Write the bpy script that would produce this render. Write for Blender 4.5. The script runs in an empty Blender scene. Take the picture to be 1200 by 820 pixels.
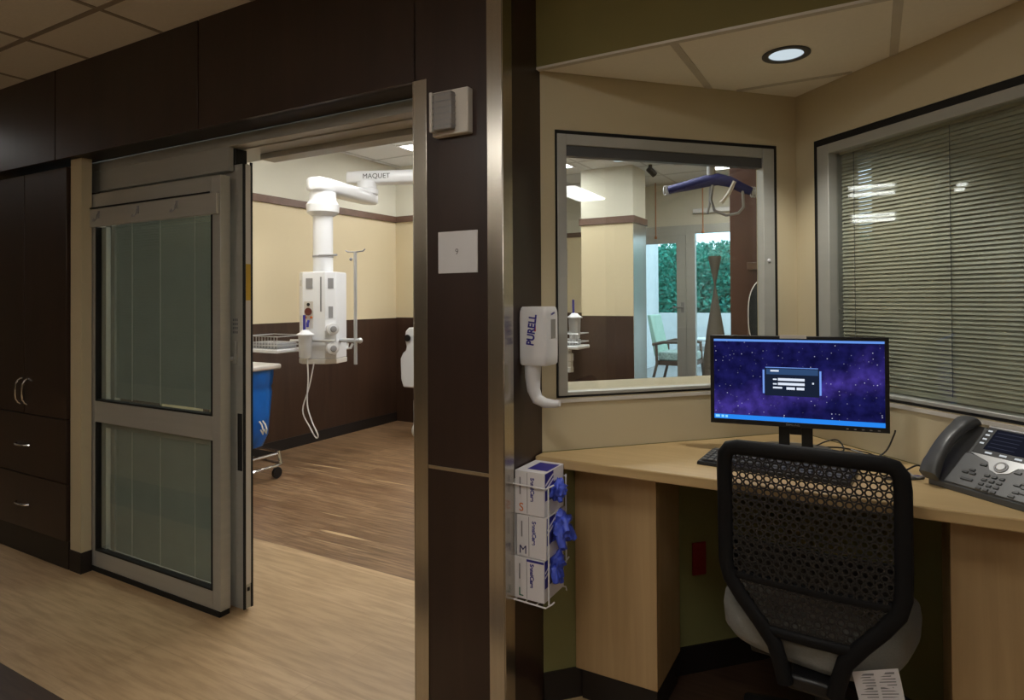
import bpy, bmesh, math, random
from mathutils import Vector, Matrix, noise
PI = math.pi
random.seed(7)
scn = bpy.context.scene
col = scn.collection
V = Vector

# ------------------------------------------------------------------ materials
def _nt(name):
    m = bpy.data.materials.new(name); m.use_nodes = True
    nt = m.node_tree; nt.nodes.clear()
    out = nt.nodes.new('ShaderNodeOutputMaterial')
    return m, nt, out
def _mapping(nt, scale, rot=(0, 0, 0), coord='Object'):
    tc = nt.nodes.new('ShaderNodeTexCoord'); mp = nt.nodes.new('ShaderNodeMapping')
    mp.inputs['Scale'].default_value = scale; mp.inputs['Rotation'].default_value = rot
    nt.links.new(tc.outputs[coord], mp.inputs['Vector']); return mp
def _set(b, **k):
    for n, v in k.items():
        if n in b.inputs: b.inputs[n].default_value = v
def mat(name, c, rough=.5, metal=0., nscale=(8, 8, 8), namt=.12, bump=0., coat=0., spec=.5, detail=4, trans=0., sheen=0.):
    m, nt, out = _nt(name)
    b = nt.nodes.new('ShaderNodeBsdfPrincipled'); nt.links.new(b.outputs[0], out.inputs[0])
    _set(b, Roughness=rough, Metallic=metal)
    b.inputs['Specular IOR Level'].default_value = spec
    b.inputs['Coat Weight'].default_value = coat; b.inputs['Coat Roughness'].default_value = .15
    b.inputs['Transmission Weight'].default_value = trans
    b.inputs['Sheen Weight'].default_value = sheen
    n = nt.nodes.new('ShaderNodeTexNoise'); n.inputs['Scale'].default_value = 1; n.inputs['Detail'].default_value = detail
    nt.links.new(_mapping(nt, nscale).outputs[0], n.inputs['Vector'])
    mx = nt.nodes.new('ShaderNodeMix'); mx.data_type = 'RGBA'
    mx.inputs['A'].default_value = (*[x * (1 - namt) for x in c], 1); mx.inputs['B'].default_value = (*[min(1, x * (1 + namt)) for x in c], 1)
    nt.links.new(n.outputs['Fac'], mx.inputs['Factor']); nt.links.new(mx.outputs['Result'], b.inputs['Base Color'])
    if bump:
        bp = nt.nodes.new('ShaderNodeBump'); bp.inputs['Strength'].default_value = bump; bp.inputs['Distance'].default_value = .004
        nt.links.new(n.outputs['Fac'], bp.inputs['Height']); nt.links.new(bp.outputs[0], b.inputs['Normal'])
    return m
def wood(name, c1, c2, rough, scale, coat=0., rot=(0, 0, 0), amt=1.):
    m, nt, out = _nt(name)
    b = nt.nodes.new('ShaderNodeBsdfPrincipled'); nt.links.new(b.outputs[0], out.inputs[0])
    _set(b, Roughness=rough); b.inputs['Coat Weight'].default_value = coat; b.inputs['Coat Roughness'].default_value = .2
    mp = _mapping(nt, scale, rot)
    n = nt.nodes.new('ShaderNodeTexNoise'); n.inputs['Scale'].default_value = 1; n.inputs['Detail'].default_value = 8; n.inputs['Roughness'].default_value = .65
    n.inputs['Distortion'].default_value = .6
    nt.links.new(mp.outputs[0], n.inputs['Vector'])
    r = nt.nodes.new('ShaderNodeValToRGB'); r.color_ramp.elements[0].position = .3; r.color_ramp.elements[1].position = .72
    r.color_ramp.elements[0].color = (*c1, 1); r.color_ramp.elements[1].color = (*c2, 1)
    nt.links.new(n.outputs['Fac'], r.inputs[0]); nt.links.new(r.outputs[0], b.inputs['Base Color'])
    return m
def planks(name, c1, c2, streak, rough, w=.12, l=1.2, contrast=.5, grain=60, fleck=None):
    m, nt, out = _nt(name)
    b = nt.nodes.new('ShaderNodeBsdfPrincipled'); nt.links.new(b.outputs[0], out.inputs[0])
    b.inputs['Roughness'].default_value = rough
    mp = _mapping(nt, (1, 1, 1))
    br = nt.nodes.new('ShaderNodeTexBrick')
    br.offset = .37; br.inputs['Scale'].default_value = 1; br.inputs['Mortar Size'].default_value = .0008
    br.inputs['Brick Width'].default_value = l; br.inputs['Row Height'].default_value = w
    br.inputs['Color1'].default_value = (*c1, 1); br.inputs['Color2'].default_value = (*c2, 1)
    br.inputs['Mortar'].default_value = (*[x * .75 for x in c1], 1)
    nt.links.new(mp.outputs[0], br.inputs['Vector'])
    mp2 = _mapping(nt, (4.0, grain, 1))
    n = nt.nodes.new('ShaderNodeTexNoise'); n.inputs['Scale'].default_value = 1; n.inputs['Detail'].default_value = 6; n.inputs['Roughness'].default_value = .6
    nt.links.new(mp2.outputs[0], n.inputs['Vector'])
    rr = nt.nodes.new('ShaderNodeValToRGB'); rr.color_ramp.elements[0].position = .40; rr.color_ramp.elements[1].position = .64
    nt.links.new(n.outputs['Fac'], rr.inputs[0])
    mul = nt.nodes.new('ShaderNodeMath'); mul.operation = 'MULTIPLY'; mul.inputs[1].default_value = contrast
    nt.links.new(rr.outputs[0], mul.inputs[0])
    mx = nt.nodes.new('ShaderNodeMix'); mx.data_type = 'RGBA'
    nt.links.new(mul.outputs[0], mx.inputs['Factor']); nt.links.new(br.outputs['Color'], mx.inputs['A']); mx.inputs['B'].default_value = (*streak, 1)
    res = mx.outputs['Result']
    if fleck:
        n3 = nt.nodes.new('ShaderNodeTexNoise'); n3.inputs['Scale'].default_value = 1; n3.inputs['Detail'].default_value = 1
        nt.links.new(_mapping(nt, (.9, 16, 1)).outputs[0], n3.inputs['Vector'])
        r3 = nt.nodes.new('ShaderNodeValToRGB'); r3.color_ramp.elements[0].position = .70; r3.color_ramp.elements[1].position = .76; r3.color_ramp.elements[1].color = (.8, .8, .8, 1)
        nt.links.new(n3.outputs['Fac'], r3.inputs[0])
        m3 = nt.nodes.new('ShaderNodeMix'); m3.data_type = 'RGBA'; nt.links.new(r3.outputs[0], m3.inputs['Factor']); nt.links.new(res, m3.inputs['A']); m3.inputs['B'].default_value = (*fleck, 1)
        res = m3.outputs['Result']
    nt.links.new(res, b.inputs['Base Color'])
    return m
def glass(name, tint=(.93, .96, .95), f0=.04, rough=0., gain=1.):
    m, nt, out = _nt(name)
    lw = nt.nodes.new('ShaderNodeLayerWeight'); lw.inputs[0].default_value = .5
    p = nt.nodes.new('ShaderNodeMath'); p.operation = 'POWER'; p.inputs[1].default_value = 5
    nt.links.new(lw.outputs['Facing'], p.inputs[0])
    ma = nt.nodes.new('ShaderNodeMath'); ma.operation = 'MULTIPLY_ADD'; ma.inputs[1].default_value = (1 - f0) * gain; ma.inputs[2].default_value = f0
    nt.links.new(p.outputs[0], ma.inputs[0])
    t = nt.nodes.new('ShaderNodeBsdfTransparent'); t.inputs[0].default_value = (*tint, 1)
    g = nt.nodes.new('ShaderNodeBsdfGlossy'); g.inputs['Roughness'].default_value = rough
    n = nt.nodes.new('ShaderNodeTexNoise'); n.inputs['Scale'].default_value = 1.3; n.inputs['Detail'].default_value = 0
    nt.links.new(_mapping(nt, (2, 2, 2)).outputs[0], n.inputs['Vector'])
    bp = nt.nodes.new('ShaderNodeBump'); bp.inputs['Strength'].default_value = .006; bp.inputs['Distance'].default_value = .01
    nt.links.new(n.outputs['Fac'], bp.inputs['Height']); nt.links.new(bp.outputs[0], g.inputs['Normal'])
    s = nt.nodes.new('ShaderNodeMixShader'); nt.links.new(ma.outputs[0], s.inputs[0]); nt.links.new(t.outputs[0], s.inputs[1]); nt.links.new(g.outputs[0], s.inputs[2])
    nt.links.new(s.outputs[0], out.inputs[0]); return m
def emit(name, c, s):
    m, nt, out = _nt(name); e = nt.nodes.new('ShaderNodeEmission'); e.inputs[0].default_value = (*c, 1); e.inputs[1].default_value = s
    nt.links.new(e.outputs[0], out.inputs[0]); return m
def translucent(name, c, alpha=.5, rough=.3):
    m, nt, out = _nt(name)
    t = nt.nodes.new('ShaderNodeBsdfTransparent'); b = nt.nodes.new('ShaderNodeBsdfPrincipled')
    b.inputs['Base Color'].default_value = (*c, 1); b.inputs['Roughness'].default_value = rough
    s = nt.nodes.new('ShaderNodeMixShader'); s.inputs[0].default_value = alpha
    nt.links.new(t.outputs[0], s.inputs[1]); nt.links.new(b.outputs[0], s.inputs[2]); nt.links.new(s.outputs[0], out.inputs[0]); return m
def screen_mat():
    # night sky wallpaper on a lit monitor: dark blue with a violet milky band and small stars
    m, nt, out = _nt('screen_glow')
    N, L = nt.nodes.new, nt.links.new
    tc = N('ShaderNodeTexCoord'); sep = N('ShaderNodeSeparateXYZ'); L(tc.outputs['Object'], sep.inputs[0])
    n = N('ShaderNodeTexNoise'); n.inputs['Scale'].default_value = 9; n.inputs['Detail'].default_value = 7; L(tc.outputs['Object'], n.inputs['Vector'])
    # band along a rising diagonal: d = z - .22 x - offset + noise
    a = N('ShaderNodeMath'); a.operation = 'MULTIPLY_ADD'; a.inputs[1].default_value = -.30; L(sep.outputs['X'], a.inputs[0]); L(sep.outputs['Z'], a.inputs[2])
    b0 = N('ShaderNodeMath'); b0.operation = 'MULTIPLY_ADD'; b0.inputs[1].default_value = .16; L(n.outputs['Fac'], b0.inputs[0]); L(a.outputs[0], b0.inputs[2])
    c = N('ShaderNodeMath'); c.operation = 'SUBTRACT'; c.inputs[1].default_value = .285; L(b0.outputs[0], c.inputs[0])
    ab = N('ShaderNodeMath'); ab.operation = 'ABSOLUTE'; L(c.outputs[0], ab.inputs[0])
    r = N('ShaderNodeValToRGB'); L(ab.outputs[0], r.inputs[0])
    r.color_ramp.elements[0].position = 0; r.color_ramp.elements[0].color = (.045, .030, .21, 1)
    r.color_ramp.elements[1].position = .075; r.color_ramp.elements[1].color = (.008, .008, .062, 1)
    n2 = N('ShaderNodeTexNoise'); n2.inputs['Scale'].default_value = 30; n2.inputs['Detail'].default_value = 5; L(tc.outputs['Object'], n2.inputs['Vector'])
    mu = N('ShaderNodeMix'); mu.data_type = 'RGBA'; mu.blend_type = 'MULTIPLY'; mu.inputs['Factor'].default_value = 1
    rr = N('ShaderNodeValToRGB'); rr.color_ramp.elements[0].position = .35; rr.color_ramp.elements[1].position = .65
    rr.color_ramp.elements[0].color = (.6, .6, .65, 1); rr.color_ramp.elements[1].color = (1.4, 1.35, 1.5, 1)
    L(n2.outputs['Fac'], rr.inputs[0]); L(r.outputs[0], mu.inputs['A']); L(rr.outputs[0], mu.inputs['B'])
    vo = N('ShaderNodeTexVoronoi'); vo.inputs['Scale'].default_value = 85; L(tc.outputs['Object'], vo.inputs['Vector'])
    st = N('ShaderNodeValToRGB'); st.color_ramp.elements[0].position = .04; st.color_ramp.elements[0].color = (1, 1, 1, 1)
    st.color_ramp.elements[1].position = .19; st.color_ramp.elements[1].color = (0, 0, 0, 1)
    L(vo.outputs['Distance'], st.inputs[0])
    sx = N('ShaderNodeSeparateColor'); L(vo.outputs['Color'], sx.inputs[0])
    pw = N('ShaderNodeMath'); pw.operation = 'POWER'; pw.inputs[1].default_value = 3.2; L(sx.outputs[0], pw.inputs[0])
    sm = N('ShaderNodeMath'); sm.operation = 'MULTIPLY'; L(st.outputs[0], sm.inputs[0]); L(pw.outputs[0], sm.inputs[1])
    ad = N('ShaderNodeMix'); ad.data_type = 'RGBA'; ad.blend_type = 'ADD'
    L(sm.outputs[0], ad.inputs['Factor']); L(mu.outputs['Result'], ad.inputs['A']); ad.inputs['B'].default_value = (.75, .75, 1, 1)
    e = N('ShaderNodeEmission'); L(ad.outputs['Result'], e.inputs[0]); e.inputs[1].default_value = 1.0
    L(e.outputs[0], out.inputs[0]); return m

M = dict(
    dark=wood('dark_veneer', (.020, .0085, .0058), (.034, .0155, .0105), .42, (9, 9, .9), .15),
    darkx=wood('dark_veneer_level_grain', (.020, .0085, .0058), (.034, .0155, .0105), .42, (.9, 9, 9), .15),
    wains=wood('wainscot_veneer', (.034, .016, .0095), (.058, .030, .018), .35, (9, 9, .9), .2),
    rail=wood('rail_wood', (.095, .050, .031), (.15, .082, .055), .35, (1, 8, 8), .2),
    cherry=wood('red_brown_veneer', (.062, .024, .015), (.10, .042, .027), .35, (8, 8, .9), .2),
    base=mat('dark_vinyl_base', (.010, .007, .006), .5),
    maple=wood('maple_laminate', (.40, .265, .125), (.52, .36, .185), .42, (14, 14, .8)),
    maplet=wood('maple_laminate_top', (.46, .32, .15), (.58, .42, .21), .38, (.8, 14, 14)),
    cream=mat('cream_paint', (.55, .475, .315), .7, nscale=(3, 3, 3), namt=.03),
    creamroom=mat('cream_paint_room', (.64, .55, .365), .7, nscale=(3, 3, 3), namt=.03),
    paleroom=mat('pale_upper_paint', (.62, .60, .50), .7, nscale=(3, 3, 3), namt=.03),
    hallwall=mat('brown_hall_paint', (.20, .165, .125), .75, nscale=(3, 3, 3), namt=.04),
    green=mat('green_paint', (.20, .19, .07), .7, nscale=(3, 3, 3), namt=.04),
    olive=mat('olive_paint', (.155, .125, .03), .7, nscale=(3, 3, 3), namt=.04),
    tile=mat('ceiling_tile', (.76, .72, .65), .9, nscale=(60, 60, 60), namt=.06, bump=.15),
    tilea=mat('alcove_ceiling_tile', (.84, .79, .68), .9, nscale=(60, 60, 60), namt=.04, bump=.1),
    tilew=mat('white_ceiling_tile', (.72, .73, .74), .9, nscale=(60, 60, 60), namt=.05, bump=.1),
    tbar=mat('ceiling_grid_bar', (.30, .255, .20), .5),
    tbara=mat('alcove_grid_bar', (.56, .51, .42), .5),
    tbarw=mat('white_grid_bar', (.5, .5, .5), .5),
    vinyl=planks('light_vinyl_plank', (.46, .315, .170), (.54, .375, .21), (.31, .20, .10), .42, .15, 1.2, .6, 38),
    dwood=planks('walnut_vinyl_plank', (.20, .112, .055), (.33, .205, .108), (.095, .048, .022), .36, .075, 1.0, .8, 55, fleck=(.62, .44, .24)),
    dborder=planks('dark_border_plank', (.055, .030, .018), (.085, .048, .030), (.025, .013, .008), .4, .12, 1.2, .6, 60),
    alu=mat('brushed_aluminium', (.44, .435, .40), .42, .35, (2, 2, 40), .08),
    aluw=mat('satin_window_frame', (.46, .465, .435), .45, .35, (2, 2, 40), .06),
    steel=mat('stainless_steel', (.50, .47, .42), .24, 1., (60, 60, .6), .12),
    chrome=mat('chrome', (.75, .75, .75), .12, 1.),
    black=mat('black_plastic', (.008, .008, .009), .38),
    gasket=mat('black_gasket', (.003, .003, .003), .7),
    glass=glass('clear_glass'),
    glassd=glass('tinted_blind_glass', (.92, .95, .93), .05),
    glassx=glass('window_glass', (.94, .96, .95), .055),
    glassb=glass('reflective_glass', (.90, .92, .90), .045),
    slat=mat('blind_slat', (.44, .425, .345), .45),
    slatg=mat('grey_blind_slat', (.30, .32, .295), .45),
    white=mat('white_plastic', (.72, .72, .74), .32, namt=.04),
    whitem=mat('white_enamel', (.72, .73, .75), .28, namt=.03, coat=.3),
    offw=mat('off_white_plastic', (.62, .59, .54), .45, namt=.04),
    greyp=mat('grey_plastic', (.13, .135, .14), .4),
    dgrey=mat('dark_grey_plastic', (.075, .078, .082), .35),
    mgrey=mat('mid_grey_plastic', (.28, .28, .29), .4),
    silver=mat('silver_plastic', (.55, .56, .57), .3, .5),
    lens=mat('smoked_lens', (.26, .25, .25), .25, coat=.3),
    blue=mat('blue_ink', (.03, .025, .25), .5),
    red=mat('red_plastic', (.22, .01, .012), .5),
    redink=mat('red_ink', (.5, .02, .05), .5),
    orange=mat('orange_ink', (.62, .16, .03), .5),
    teal=mat('green_ink', (.01, .12, .07), .5),
    inkn=mat('navy_ink', (.02, .02, .12), .5),
    inkg=mat('grey_ink', (.20, .20, .21), .6),
    card=mat('white_card', (.68, .66, .68), .55, namt=.03),
    nitrile=mat('blue_nitrile', (.06, .10, .60), .42, nscale=(90, 90, 90), namt=.25, bump=.4),
    bag=mat('blue_bag_plastic', (.006, .13, .55), .28, nscale=(14, 14, 5), namt=.3, bump=.8),
    yellow=mat('yellow_label', (.55, .36, .03), .5),
    seat=mat('grey_seat_fabric', (.20, .20, .185), .8, nscale=(200, 200, 200), namt=.15, bump=.2, sheen=.1),
    mesh=mat('black_mesh_nylon', (.006, .006, .007), .6, spec=.2),
    knit=mat('black_knit', (.013, .013, .014), .42, spec=.5),
    gauge=mat('brown_gauge_face', (.12, .03, .02), .3),
    clear=translucent('clear_canister', (.82, .84, .88), .55),
    tube=translucent('clear_tubing', (.85, .83, .82), .8),
    sling=mat('blue_sling_fabric', (.018, .021, .13), .7, nscale=(80, 80, 80)),
    cordo=mat('orange_cord', (.42, .19, .09), .6),
    foliage=mat('hedge_leaf', (.03, .30, .22), .6, nscale=(3, 3, 3), namt=.85),
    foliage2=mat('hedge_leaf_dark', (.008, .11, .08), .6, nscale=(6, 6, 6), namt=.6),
    stucco=mat('white_stucco', (.80, .84, .86), .8),
    patio=mat('patio_paver', (.38, .37, .36), .8, nscale=(3, 3, 3), namt=.2),
    cushion=mat('pale_green_upholstery', (.42, .58, .47), .7),
    patterned=mat('patterned_upholstery', (.45, .50, .44), .7, nscale=(45, 45, 45), namt=.6, detail=1),
    armwood=mat('brown_arm_wood', (.13, .07, .045), .4),
    shade=mat('taupe_lamp_weave', (.115, .10, .08), .7, nscale=(4, 4, 60), namt=.25),
    mirror=mat('dark_mirror', (.03, .035, .04), .08, .3),
    ledwhite=emit('downlight_glow', (.80, .93, 1.0), .72),
    troff=emit('troffer_glow', (1.0, .99, .96), 18.),
    troffc=emit('corridor_troffer_glow', (1.0, .97, .90), 14.0),
    upl=emit('uplight_glow', (1.0, .97, .90), 170.),
    slot=emit('hall_tube_glow', (1.0, .98, .95), 13.),
    screen=screen_mat(),
    winbar=emit('screen_title_bar', (.12, .28, .75), 1.1),
    task=emit('screen_task_bar', (.02, .22, .80), 1.1),
    taskc=emit('screen_task_icon', (.25, .65, .95), 1.1),
    dialog=emit('screen_dialog', (.010, .016, .035), 1.),
    dlghead=emit('screen_dialog_head', (.03, .07, .17), 1.),
    field=emit('screen_field', (.75, .82, .95), 1.),
    glowb=emit('screen_blue_glow', (.18, .34, .85), 1.),
    phscr=emit('phone_screen', (.010, .011, .018), 1.),
    phline=emit('phone_screen_line', (.035, .038, .06), 1.),
    phkey=emit('lit_key', (.55, .58, .6), 1.),
)

# ------------------------------------------------------------------ geometry
INV = {}
class MB:
    """collects shapes given in world coordinates (or in the thing's own when local) as one mesh"""
    def __init__(s, local=False, mtx=None):
        s.bm = bmesh.new(); s.local = local; s.mtx = mtx
    def _add(s, vs, fs):
        if s.mtx is not None: vs = [s.mtx @ V(v) for v in vs]
        b = [s.bm.verts.new(v) for v in vs]
        for f in fs:
            try: s.bm.faces.new([b[i] for i in f])
            except ValueError: pass
        return s
    def box(s, x0, x1, y0, y1, z0, z1):
        vs = [(x, y, z) for z in (z0, z1) for y in (y0, y1) for x in (x0, x1)]
        return s._add(vs, [(0, 2, 3, 1), (4, 5, 7, 6), (0, 1, 5, 4), (2, 6, 7, 3), (0, 4, 6, 2), (1, 3, 7, 5)])
    def obox(s, c, u, v, w):
        c, u, v, w = V(c), V(u), V(v), V(w)
        vs = [c + a * u + b * v + d * w for d in (-1, 1) for b in (-1, 1) for a in (-1, 1)]
        return s._add(vs, [(0, 2, 3, 1), (4, 5, 7, 6), (0, 1, 5, 4), (2, 6, 7, 3), (0, 4, 6, 2), (1, 3, 7, 5)])
    def prism(s, poly, z0, z1):
        n = len(poly)
        vs = [(x, y, z0) for x, y in poly] + [(x, y, z1) for x, y in poly]
        fs = [tuple(reversed(range(n))), tuple(range(n, 2 * n))] + [(i, (i + 1) % n, n + (i + 1) % n, n + i) for i in range(n)]
        return s._add(vs, fs)
    def loft(s, rings, cap=True, closed=True):
        n = len(rings[0]); vs = [p for r in rings for p in r]; fs = []
        for k in range(len(rings) - 1):
            for i in range(n if closed else n - 1):
                j = (i + 1) % n
                fs.append((k * n + i, k * n + j, (k + 1) * n + j, (k + 1) * n + i))
        if cap:
            fs.append(tuple(reversed(range(n)))); fs.append(tuple(range((len(rings) - 1) * n, len(rings) * n)))
        return s._add(vs, fs)
    def cyl(s, p0, p1, r0, r1=None, n=16, cap=True):
        p0, p1 = V(p0), V(p1); r1 = r0 if r1 is None else r1
        d = (p1 - p0).normalized(); a = d.orthogonal().normalized(); b = d.cross(a)
        return s.loft([[p + r * (math.cos(2 * PI * i / n) * a + math.sin(2 * PI * i / n) * b) for i in range(n)] for p, r in ((p0, r0), (p1, r1))], cap)
    def lathe(s, c, prof, n=24, axis=(0, 0, 1), cap=True):
        c = V(c); d = V(axis).normalized(); a = d.orthogonal().normalized(); b = d.cross(a)
        return s.loft([[c + d * h + r * (math.cos(2 * PI * i / n) * a + math.sin(2 * PI * i / n) * b) for i in range(n)] for r, h in prof], cap)
    def tube(s, pts, r, n=8, closed=False, flat=None):
        """sweep; flat=(up, rn, ru) gives an elliptical section with radius ru along up and rn across"""
        pts = [V(p) for p in pts]; m = len(pts); rings = []; prev = None
        for i in range(m):
            if closed: d = pts[(i + 1) % m] - pts[(i - 1) % m]
            else: d = pts[min(i + 1, m - 1)] - pts[max(i - 1, 0)]
            d.normalize()
            if flat: a = V(flat[0]); a = (a - d * a.dot(d)).normalized()
            elif prev is None: a = d.orthogonal().normalized()
            else: a = (prev - d * prev.dot(d)).normalized()
            prev = a; b = d.cross(a)
            rr = r[i] if isinstance(r, (list, tuple)) else r
            ra, rb = (flat[2], flat[1]) if flat else (rr, rr)
            rings.append([pts[i] + ra * math.cos(2 * PI * k / n) * a + rb * math.sin(2 * PI * k / n) * b for k in range(n)])
        if closed: rings.append(rings[0]); return s.loft(rings, False)
        return s.loft(rings, True)
    def ball(s, c, r, n=12, sc=(1, 1, 1), nz=0, seed=0):
        t = bmesh.new(); bmesh.ops.create_icosphere(t, subdivisions=3, radius=1)
        vs = []
        for v in t.verts:
            k = 1 + (nz * noise.noise(v.co * 2.3 + V((seed * 7.1, 3, 1))) if nz else 0)
            vs.append(V(c) + V((v.co.x * sc[0], v.co.y * sc[1], v.co.z * sc[2])) * r * k)
        fs = [tuple(v.index for v in f.verts) for f in t.faces]; t.free()
        return s._add(vs, fs)
    def build(s, name, m, parent=None, root=None, bevel=0., seg=2, smooth=True, kind=None, label=None, cat=None, group=None, ang=35, subdiv=0):
        me = bpy.data.meshes.new(name)
        bmesh.ops.recalc_face_normals(s.bm, faces=s.bm.faces)
        o = bpy.data.objects.new(name, me); col.objects.link(o)
        r = parent
        while r is not None and r.parent is not None: r = r.parent
        if r is not None and not s.local:
            s.bm.transform(INV[r.name])
        if r is None and not s.local:
            vs = s.bm.verts
            c = V(((min(v.co.x for v in vs) + max(v.co.x for v in vs)) / 2, (min(v.co.y for v in vs) + max(v.co.y for v in vs)) / 2, min(v.co.z for v in vs)))
            s.bm.transform(Matrix.Translation(-c)); o.location = c
            INV[o.name] = Matrix.Translation(-c)
        s.bm.to_mesh(me); s.bm.free()
        if smooth:
            for p in me.polygons: p.use_smooth = True
            me.set_sharp_from_angle(angle=math.radians(ang))
        if parent is not None: o.parent = parent
        me.materials.append(M[m] if isinstance(m, str) else m)
        if bevel:
            b = o.modifiers.new('bevel', 'BEVEL'); b.width = bevel; b.segments = seg; b.limit_method = 'ANGLE'; b.angle_limit = math.radians(40)
        if subdiv:
            b = o.modifiers.new('subdiv', 'SUBSURF'); b.levels = subdiv; b.render_levels = subdiv
        props(o, label, cat, group, kind)
        return o
def props(o, label=None, cat=None, group=None, kind=None):
    if label: o['label'] = label
    if cat: o['category'] = cat
    if group: o['group'] = group
    if kind: o['kind'] = kind
def thing(name, label, cat, loc=(0, 0, 0), rz=0., group=None):
    o = bpy.data.objects.new(name, None); col.objects.link(o); o.empty_display_size = .1
    o.location = loc; o.rotation_euler = (0, 0, rz)
    INV[o.name] = (Matrix.Translation(V(loc)) @ Matrix.Rotation(rz, 4, 'Z')).inverted()
    props(o, label, cat, group); return o
def text(name, body, size, m, parent, pos, xdir, ydir, align='CENTER', ext=.0004, sx=1., bold=0.):
    """lettering standing on a surface; xdir = reading direction, ydir = up of the letters (world)"""
    cu = bpy.data.curves.new(name, 'FONT'); cu.body = body; cu.size = size; cu.align_x = align; cu.align_y = 'CENTER'
    cu.extrude = ext; cu.offset = bold; cu.space_character = 1.0
    o = bpy.data.objects.new(name, cu); col.objects.link(o)
    x = V(xdir).normalized(); y = V(ydir).normalized(); z = x.cross(y)
    mw = Matrix(((x.x * sx, y.x, z.x, pos[0]), (x.y * sx, y.y, z.y, pos[1]), (x.z * sx, y.z, z.z, pos[2]), (0, 0, 0, 1)))
    r = parent
    while r.parent is not None: r = r.parent
    o.parent = parent; o.matrix_local = INV[r.name] @ mw
    bpy.context.view_layer.update()
    me = bpy.data.meshes.new_from_object(o.evaluated_get(bpy.context.evaluated_depsgraph_get()))
    me.name = name; mo = bpy.data.objects.new(name, me); col.objects.link(mo); mo.parent = parent; mo.matrix_local = o.matrix_local.copy()
    bpy.data.objects.remove(o); bpy.data.curves.remove(cu); mo.name = name
    me.materials.clear(); me.materials.append(M[m]); return mo
def struct(mb, name, m, **k): return mb.build(name, m, kind='structure', **k)

# alcove frame: wall C runs up-right from S, wall D down-right from the corner K
A = math.radians(43.806)
uC = V((math.sin(A), math.cos(A), 0)); nC = V((math.cos(A), -math.sin(A), 0))     # nC points to the viewer's side
uD = V((math.cos(A), -math.sin(A), 0)); nD = V((-math.sin(A), -math.cos(A), 0))
S = V((-.979, 1.931, 0)); K = V((-.254, 2.687, 0))
Z = V((0, 0, 1))
def pc(s, n, z): return S + uC * s + nC * n + Z * z
def pd(s, n, z): return K + uD * s + nD * n + Z * z
def cbox(mb, s0, s1, n0, n1, z0, z1):
    mb.obox(pc((s0 + s1) / 2, (n0 + n1) / 2, (z0 + z1) / 2), uC * (s1 - s0) / 2, nC * (n1 - n0) / 2, Z * (z1 - z0) / 2); return mb
def dbox(mb, s0, s1, n0, n1, z0, z1):
    mb.obox(pd((s0 + s1) / 2, (n0 + n1) / 2, (z0 + z1) / 2), uD * (s1 - s0) / 2, nD * (n1 - n0) / 2, Z * (z1 - z0) / 2); return mb
def xy(v): return (v.x, v.y)

YF = 1.675           # face of the dark panelled wall
ZC = 2.541           # hall ceiling
ZA = 2.135           # alcove ceiling
ZR = 2.85            # patient room ceiling
ZH = 2.082           # underside of the dark header panels

# ------------------------------------------------------------------ floors
f = struct(MB().box(-11, 6, 1.15, 2.457, -.1, 0), 'floor', 'vinyl')
f2 = struct(MB().box(-11, 6, .75, 1.15, -.1, 0), 'floor_border', 'dborder')
struct(MB().box(-11, 6, -2.5, .75, -.1, 0), 'floor_hall', 'vinyl')
struct(MB().box(-11, 6, 2.457, 8.45, -.1, 0), 'floor_room', 'dwood')
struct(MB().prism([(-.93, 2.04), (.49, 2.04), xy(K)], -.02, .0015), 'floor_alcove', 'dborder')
# ------------------------------------------------------------------ ceilings
c = struct(MB().box(-11, 6, -2.5, 1.93, ZC, ZC + .06), 'ceiling', 'tile')
g = MB()
k = 1.408
while k > -2.5:
    g.box(-11, 6, k - .011, k + .011, ZC - .003, ZC + .01); k -= .6
x = -3.31 - .6 * 12
while x < 6:
    g.box(x - .011, x + .011, -2.5, 1.93, ZC - .0025, ZC + .01); x += .6
g.build('ceiling_grid', 'tbar', c)
c = struct(MB().box(-11, -4.85, 1.93, 6, ZC, ZC + .06), 'ceiling_side_hall', 'tile')
tri = [(-.979, 1.925), (.535, 1.925), xy(K)]
c = struct(MB().prism(tri, ZA, ZA + .05), 'ceiling_alcove', 'tilea')
g = MB()
for X in (-.52, .066):
    yb = min(S.y + (X - S.x) * uC.y / uC.x, K.y + (X - K.x) * uD.y / uD.x)
    g.box(X - .012, X + .012, 1.925, yb, ZA - .0025, ZA + .01)
g.box(-.435, -.055, 2.477, 2.499, ZA - .0022, ZA + .01)
g.box(-.979, .535, 1.903, 1.925, ZA - .004, ZA + .004)
g.build('ceiling_grid', 'tbara', c)
c = struct(MB().box(-4.8, 5, 1.95, 8.45, ZR, ZR + .06), 'ceiling_room', 'tilew')
g = MB()
for i in range(12): g.box(-4.8, 0, 2.2 + .6 * i - .012, 2.2 + .6 * i + .012, ZR - .003, ZR + .01)
for i in range(9): g.box(-4.6 + .6 * i - .012, -4.6 + .6 * i + .012, 1.95, 8.4, ZR - .0025, ZR + .01)
g.build('ceiling_grid', 'tbarw', c)

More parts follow.
